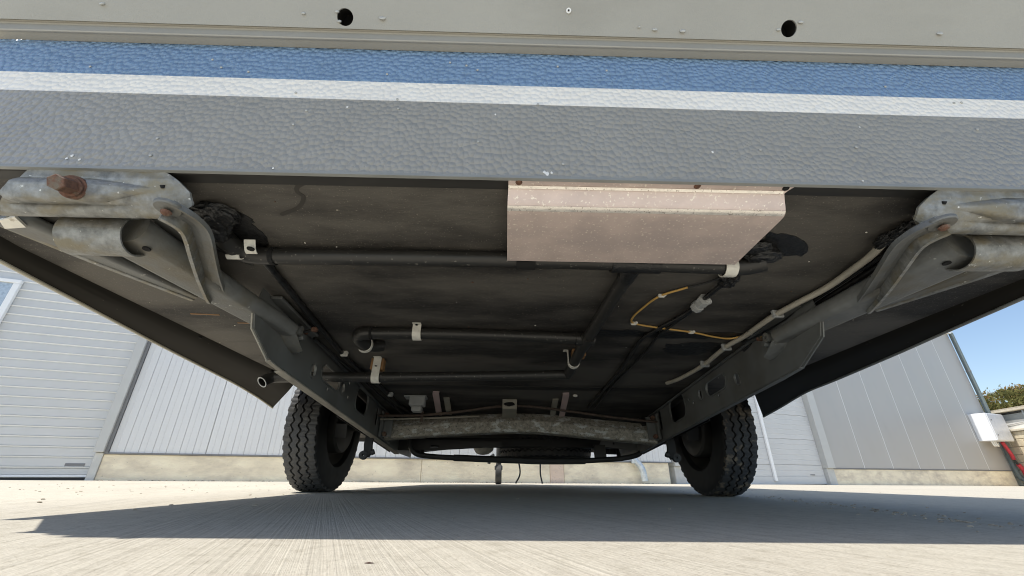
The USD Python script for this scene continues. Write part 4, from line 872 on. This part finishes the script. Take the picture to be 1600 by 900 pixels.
# left sealed joint with torn white clip
sl = obj('sealant_lump', [lump((-0.508, 0.565, -0.016), (0.030, 0.038, 0.021), 0.34, 1, 4), lump((-0.488, 0.545, -0.010), (0.036, 0.030, 0.014), 0.34, 2, 4), lump((-0.524, 0.60, -0.012), (0.02, 0.04, 0.014), 0.34, 3, 4)], 'bitumen', van, smooth=True, label='crusty black sealant round the left pipe joint')
obj('pipe_clip', sheet(np.array([[(-0.446 - 0.01 * k, 0.596 + 0.035 * t_, -0.020 - 0.018 * math.sin(t_ * 3.1)) for t_ in np.linspace(0, 0.55, 8)] for k in (0, 1, 2)]), 0.0016), 'clip_white', van)
obj('pipe_clip', sheet(np.array([[(-0.486 - 0.008 * k + 0.004 * t_, 0.624 + 0.012 * t_, -0.034 - 0.006 * math.sin(t_ * 3.1)) for t_ in np.linspace(0, 1, 8)] for k in (0, 1, 2, 3)]), 0.0016), 'clip_white', van)
obj('clip_screw', lathe([(0, -0.003), (0.006, -0.002), (0.0065, 0), (0, 0.002)], (-0.452, 0.602, -0.035), 'z', 12), 'hole_black', van)
obj('sealant_lump', [lump((0.492, 0.628, -0.012), (0.036, 0.018, 0.014), 0.34, 5, 4), lump((0.47, 0.612, -0.008), (0.03, 0.02, 0.010), 0.34, 6, 4)], 'bitumen', van, smooth=True, label='crusty black sealant at the right end of the pipe')
obj('sealant_lump', [lump((0.684, 0.570, -0.012), (0.012, 0.022, 0.010), 0.7, 8, 4), lump((0.692, 0.545, -0.012), (0.013, 0.02, 0.010), 0.7, 9, 4)], 'bitumen', van, smooth=True, label='black sealant where the cream cable enters the floor')

# --- cables
def cable(pts, r, mm, res=6, label=None): return obj('cable', tube(pts, r, 8, res), mm, van, smooth=60, label=label)
cable([(0.455, 0.700, -0.012), (0.43, 0.735, -0.009), (0.401, 0.760, -0.006)], 0.0022, 'cable_black')
cable([(0.401, 0.760, -0.006), (0.353, 0.805, -0.005), (0.331, 0.87, -0.005), (0.3235, 0.915, -0.005), (0.330, 0.943, -0.005), (0.36, 0.958, -0.005), (0.40, 0.970, -0.005), (0.51, 0.999, -0.005), (0.58, 1.026, -0.005), (0.627, 1.034, -0.006), (0.66, 1.011, -0.006), (0.679, 0.997, -0.006)], 0.0025, 'cable_yellow', label='thin yellow cable clipped in a loop under the floor')
cable([(0.679, 0.997, -0.006), (0.70, 1.008, -0.012), (0.72, 1.02, -0.03)], 0.0022, 'cable_yellow')
for x, y in ((0.357, 0.801), (0.335, 0.948), (0.505, 0.998), (0.672, 1.001)):
    obj('cable_clip', [cbox(x - 0.0075, x + 0.0075, y - 0.0035, y + 0.0035, -0.0095, -0.0005, 0.002), lump((x + 0.006, y - 0.004, -0.005), (0.004, 0.004, 0.004), 0.2, 3, 1)], 'clip_white', van)
cable([(0.470, 0.690, -0.014), (0.462, 0.745, -0.012), (0.454, 0.80, -0.011), (0.449, 0.85, -0.010), (0.436, 0.905, -0.008), (0.405, 0.98, -0.007), (0.384, 1.055, -0.007), (0.388, 1.2, -0.007), (0.391, 1.34, -0.007), (0.384, 1.55, -0.007), (0.377, 1.80, -0.007)], 0.0052, 'cable_black', label='black cable running forward beside the slanting pipe')
cable([(0.465, 0.70, -0.013), (0.462, 0.78, -0.010), (0.452, 0.87, -0.009), (0.430, 0.98, -0.007), (0.423, 1.03, -0.007), (0.425, 1.13, -0.007), (0.415, 1.30, -0.007), (0.406, 1.45, -0.007), (0.404, 1.80, -0.007)], 0.0040, 'cable_black')
obj('cable_gland', [tube([(0.4545, 0.800, -0.013), (0.4535, 0.815, -0.013)], 0.0145, 6, 1), tube([(0.4535, 0.815, -0.013), (0.4525, 0.828, -0.013)], 0.0115, 14, 1), tube([(0.4525, 0.828, -0.013), (0.4515, 0.842, -0.013)], 0.014, 8, 1), lump((0.463, 0.804, -0.016), (0.008, 0.008, 0.008), 0.3, 4, 2)], 'plastic_grey', van, label='grey cable gland on the black cable')
obj('sealant_lump', lump((0.468, 0.715, -0.014), (0.014, 0.026, 0.012), 0.7, 12, 4), 'bitumen', van, smooth=True)
cable([(0.686, 0.580, -0.012), (0.695, 0.62, -0.012), (0.697, 0.66, -0.012), (0.694, 0.743, -0.012), (0.676, 0.81, -0.012), (0.660, 0.878, -0.012), (0.655, 0.94, -0.012), (0.654, 1.002, -0.011)], 0.0068, 'cable_cream', label='thick cream cable beside the right chassis rail')
cable([(0.654, 1.000, -0.011), (0.647, 1.03, -0.012), (0.640, 1.062, -0.012), (0.638, 1.12, -0.012), (0.639, 1.23, -0.012), (0.628, 1.31, -0.012), (0.612, 1.38, -0.012), (0.60, 1.45, -0.004)], 0.0066, 'cable_cream')
for x, y in ((0.663, 0.872), (0.6385, 1.225), (0.64, 1.085)):
    obj('cable_clip', [cbox(x - 0.012, x + 0.014, y - 0.006, y + 0.004, -0.021, -0.001, 0.002), hull([(x + 0.01, y - 0.006, -0.008), (x + 0.028, y + 0.002, -0.004), (x + 0.01, y + 0.006, -0.008), (x + 0.01, y, -0.003)])], 'plastic_grey', van)
cable([(0.752, 0.56, -0.010), (0.744, 0.621, -0.010), (0.738, 0.70, -0.010), (0.730, 0.80, -0.010), (0.712, 1.0, -0.010), (0.700, 1.1, -0.012)], 0.0062, 'cable_black')
cable([(0.722, 0.56, -0.010), (0.716, 0.70, -0.010), (0.700, 0.90, -0.010), (0.672, 1.05, -0.010)], 0.0045, 'cable_black')
cable([(-0.474, 0.63, -0.008), (-0.478, 0.80, -0.008), (-0.486, 1.0, -0.008), (-0.487, 1.28, -0.008), (-0.46, 1.53, -0.008), (-0.448, 1.75, -0.01), (-0.41, 1.88, -0.02)], 0.0072, 'cable_black', label='black cable along the left chassis rail')
cable([(-0.515, 1.04, -0.02), (-0.50, 1.3, -0.016), (-0.485, 1.6, -0.014), (-0.44, 1.86, -0.03)], 0.004, 'cable_black')
obj('cable_tail', tube([(-0.476, 0.95, -0.034), (-0.50, 0.955, -0.038), (-0.545, 0.958, -0.045)], 0.004, 8, 4), 'cable_black', van)
obj('cable_tip', cbox(-0.482, -0.468, 0.942, 0.955, -0.041, -0.029, 0.003), 'rust', van)
for x, y in ((-0.485, 1.18), (-0.47, 1.43), (-0.448, 1.62)):
    obj('cable_clip', cbox(x - 0.008, x + 0.014, y - 0.006, y + 0.006, -0.018, -0.001, 0.003), 'clip_white' if y < 1.5 else 'plastic_grey', van)
# --- fittings behind the axle
for s, (x, y, x1) in enumerate(((-0.262, 1.60, -0.283), (0.250, 1.60, 0.268))):
    obj('hanger_strap', sweep([(x, y, -0.001), (x + (x1 - x) * 0.15, y + 0.015, -0.006), (x1, 1.876, -0.028)], [(-0.0125, -0.0015), (0.0125, -0.0015), (0.0125, 0.0015), (-0.0125, 0.0015)], up=(0, -0.3, 1)), 'strap_pink', van, label='pinkish hanger strap left of the centre bracket' if s == 0 else 'pinkish hanger strap right of the centre bracket')
    q = 0.030 if s == 0 else -0.030
    obj('hanger_strap', sweep([(x + q, y + 0.09, -0.001), (x + q * 0.8, 1.87, -0.026)], [(-0.012, -0.0015), (0.012, -0.0015), (0.012, 0.0015), (-0.012, 0.0015)], up=(0, -0.3, 1)), 'strap_grey', van)
obj('junction_box', [cbox(-0.378, -0.315, 1.66, 1.70, -0.040, -0.001, 0.004), cbox(-0.366, -0.326, 1.663, 1.70, -0.062, -0.041, 0.004), cbox(-0.40, -0.31, 1.658, 1.705, -0.006, -0.0006, 0.001)], 'plastic_grey', van, label='grey connector block under the floor near the axle')
obj('centre_bracket', [cbox(0.0, 0.060, 1.70, 1.704, -0.040, -0.001, 0.001), cbox(0.0, 0.060, 1.705, 1.865, -0.0405, -0.0380, 0.001)], 'strap_grey', van)
obj('bracket_hole', [lump((0.03, 1.6985, -0.022), (0.022, 0.002, 0.008), 0.5, 3, 2)], 'hole_black', van)
obj('brake_rod', tube([(-0.53, 1.80, -0.052), (-0.36, 1.80, -0.048), (-0.2, 1.78, -0.038), (-0.02, 1.75, -0.020), (0.12, 1.76, -0.016), (0.30, 1.79, -0.028), (0.50, 1.82, -0.045), (0.69, 1.85, -0.055)], 0.0055, 8, 5), 'old_iron', van, smooth=60)
obj('brake_rod', tube([(-0.53, 1.83, -0.060), (-0.30, 1.83, -0.052), (-0.1, 1.82, -0.045)], 0.004, 8, 4), 'strap_grey', van, smooth=60)
obj('pull_tab', bar((-0.345, 1.80, -0.03), (-0.345, 1.80, -0.075), 0.012, 0.004, up=(0, 1, 0)), 'old_iron', van)
obj('cable_eye', lump((0.29, 1.62, -0.006), (0.009, 0.006, 0.006), 0.4, 2, 2), 'clip_white', van)

# --- spare wheel cradle, crossmembers, drawbar, jockey wheel
obj('crossmember', cbox(-0.54, 0.70, 2.44, 2.475, -0.072, -0.026, 0.004), 'black_steel', van, label='dark steel crossmember beyond the axle')
obj('crossmember', plate_frame(Polygon([(0.52, -0.062), (0.70, -0.066), (0.70, -0.118), (0.50, -0.100)]).difference(Point(0.58, -0.085).buffer(0.006)), 0.004, (0.0, 2.22, 0.0), (1, 0, 0), (0, 0, 1)), 'rail_steel', van, smooth=False, label='grey gusset plate by the right rail')
obj('crossmember', plate_frame(Polygon([(-0.54, -0.122), (-0.30, -0.118), (0.0, -0.100), (0.0, -0.075), (-0.54, -0.066)]).difference(sbox(-0.37, -0.108, -0.33, -0.094)), 0.004, (0.0, 2.26, 0.0), (1, 0, 0), (0, 0, 1)), 'black_steel', van, smooth=False)
car = obj('spare_carrier', tube([(-0.472, 2.2, -0.07), (-0.462, 2.2, -0.11), (-0.440, 2.2, -0.139), (-0.397, 2.2, -0.153), (-0.27, 2.2, -0.162), (0.0, 2.2, -0.170), (0.212, 2.2, -0.175), (0.40, 2.2, -0.172), (0.569, 2.2, -0.163), (0.65, 2.2, -0.152), (0.70, 2.2, -0.136), (0.728, 2.2, -0.10)], 0.0125, 12, 5), 'black_steel', van, label='bent black tube cradle under the spare wheel')
obj('carrier_sleeve', tube([(-0.24, 2.2, -0.163), (0.0, 2.2, -0.170), (0.212, 2.2, -0.175), (0.42, 2.2, -0.172)], 0.0155, 12, 4), 'black_steel', car)
obj('carrier_arm', tube([(-0.44, 2.42, -0.05), (-0.425, 2.36, -0.09), (-0.41, 2.26, -0.140), (-0.385, 2.2, -0.155)], 0.011, 10, 4), 'black_steel', car)
obj('carrier_arm', tube([(0.645, 2.42, -0.05), (0.63, 2.36, -0.09), (0.61, 2.26, -0.140), (0.58, 2.2, -0.162)], 0.011, 10, 4), 'black_steel', car)
obj('carrier_bracket', cbox(0.475, 0.535, 2.215, 2.235, -0.160, -0.09, 0.003), 'black_steel', car)
obj('drawbar', [bar((-0.50, 2.55, -0.05), (0.06, 5.0, 0.42), 0.05, 0.08), bar((0.66, 2.55, -0.05), (0.10, 5.0, 0.42), 0.05, 0.08)], 'black_steel', van, label='black A-shaped drawbar at the front')
obj('waste_trap', lump((-0.115, 2.72, -0.030), (0.062, 0.05, 0.045), 0.12, 4, 3), 'clip_white', van, smooth=True, label='light grey plastic tank seen past the crossmember')
jw = group('jockey_wheel', van, 'jockey wheel stem standing on the ground at the front')
JB = to_van((-0.155, 5.15, float(gz(-0.155))))
up = np.array([CX, CY, CZ]) @ np.array([0, 0, 1.0])
obj('stem', tube([JB + up * 0.10, JB + up * 0.75], 0.030, 14, 1), 'black_steel', jw)
obj('clamp', lathe([(0.02, -0.02), (0.046, -0.02), (0.046, 0.02), (0.02, 0.02)], JB + up * 0.17, 'z', 14), 'black_steel', jw)
obj('small_wheel', lathe([(0.015, -0.030), (0.095, -0.036), (0.104, -0.026), (0.104, 0.026), (0.095, 0.036), (0.015, 0.030)], JB + up * 0.104, 'x', 32), 'rubber', jw)
obj('clamp_screw', tube([JB + up * 0.30 + [-0.06, -0.05, 0], JB + up * 0.26 + [-0.10, -0.10, 0], JB + up * 0.20 + [-0.11, -0.10, 0]], 0.018, 8, 3), 'black_steel', jw)
for x, bend in ((0.02, 0.10), (0.32, 0.0)):
    a = to_van((x, 5.05, float(gz(x)) + 0.01)); 
    obj('hanging_cable', tube([a + up * 0.42 + [-0.02, 0, 0], a + up * 0.24 + [bend * 0.5, 0, 0], a + up * 0.10 + [bend * 0.7, 0, 0], a + [0.02, 0, 0]], 0.009, 8, 6), 'cable_black', van, smooth=60, label='black cable hanging from the drawbar to the ground')

# spare wheel lies flat in the cradle: a thing of its own
sw_c = to_van((0, 0, 0))
MS = Gf.Matrix4d(0, 0, 1, 0, 0, 1, 0, 0, -1, 0, 0, 0, *(CO + CX * 0.265 + CY * 2.44 + CZ * -0.054 + np.array([0, 0.285, 0])), 1)
spare = thing('spare_wheel', 'black spare wheel lying flat in the tube cradle under the caravan', 'wheel', matrix=MS)
make_wheel(spare, None, (0, 0, 0), 0.285, 0.135, 'rubber')

# ------------------------------------------------------------------ small litter on the yard
V, Fs = [], []
ico = trimesh.creation.icosphere(subdivisions=1)
def add_pebble(x, y, s, seed):
    r = np.random.default_rng(seed)
    v = ico.vertices * (1 + 0.3 * r.normal(size=(len(ico.vertices), 1)) * 0.6) * s * np.array([r.uniform(0.8, 1.6), r.uniform(0.8, 1.4), 0.55])
    o = sum(len(q) for q in V); V.append(v + [x, y, float(gz(x)) + s * 0.3]); Fs.append(ico.faces + o)
for i in range(420):
    k = nrg.random()
    if k < 0.35: q_ = nrg.random() ** 1.4; x = 0.80 + 0.34 * q_ + nrg.normal() * 0.03; y = 0.74 + 1.35 * q_ + nrg.normal() * 0.05; s = nrg.uniform(0.0009, 0.0034)
    elif k < 0.7: x = nrg.uniform(-3.5, -0.6); y = nrg.uniform(0.7, 3.2); s = nrg.uniform(0.001, 0.004)
    else: x = nrg.uniform(-2.5, 2.5); y = nrg.uniform(0.35, 4.0); s = nrg.uniform(0.0008, 0.003)
    add_pebble(x, y, s, i)
for i in range(300):
    t_ = nrg.uniform(-4.7, 3); p = wloc(t_, -abs(nrg.normal()) * 0.05, 0); add_pebble(p[0], p[1], nrg.uniform(0.003, 0.011), 1000 + i)
g = obj('gravel', trimesh.Trimesh(np.vstack(V), np.vstack(Fs), process=False), 'pebble', smooth=False)
tag(g, 'loose crumbs and grit scattered on the concrete', 'gravel', kind='stuff')
tw_ = obj('twig', tube([(-0.1205, 0.398, 0.0012), (-0.1170, 0.3972, 0.0015), (-0.1135, 0.3985, 0.0012)], 0.0009, 7, 4, scale=(0.6, 1, 0.5)), 'twig')
tag(tw_, 'tiny dark brown twig on the sunlit concrete near the camera', 'twig')
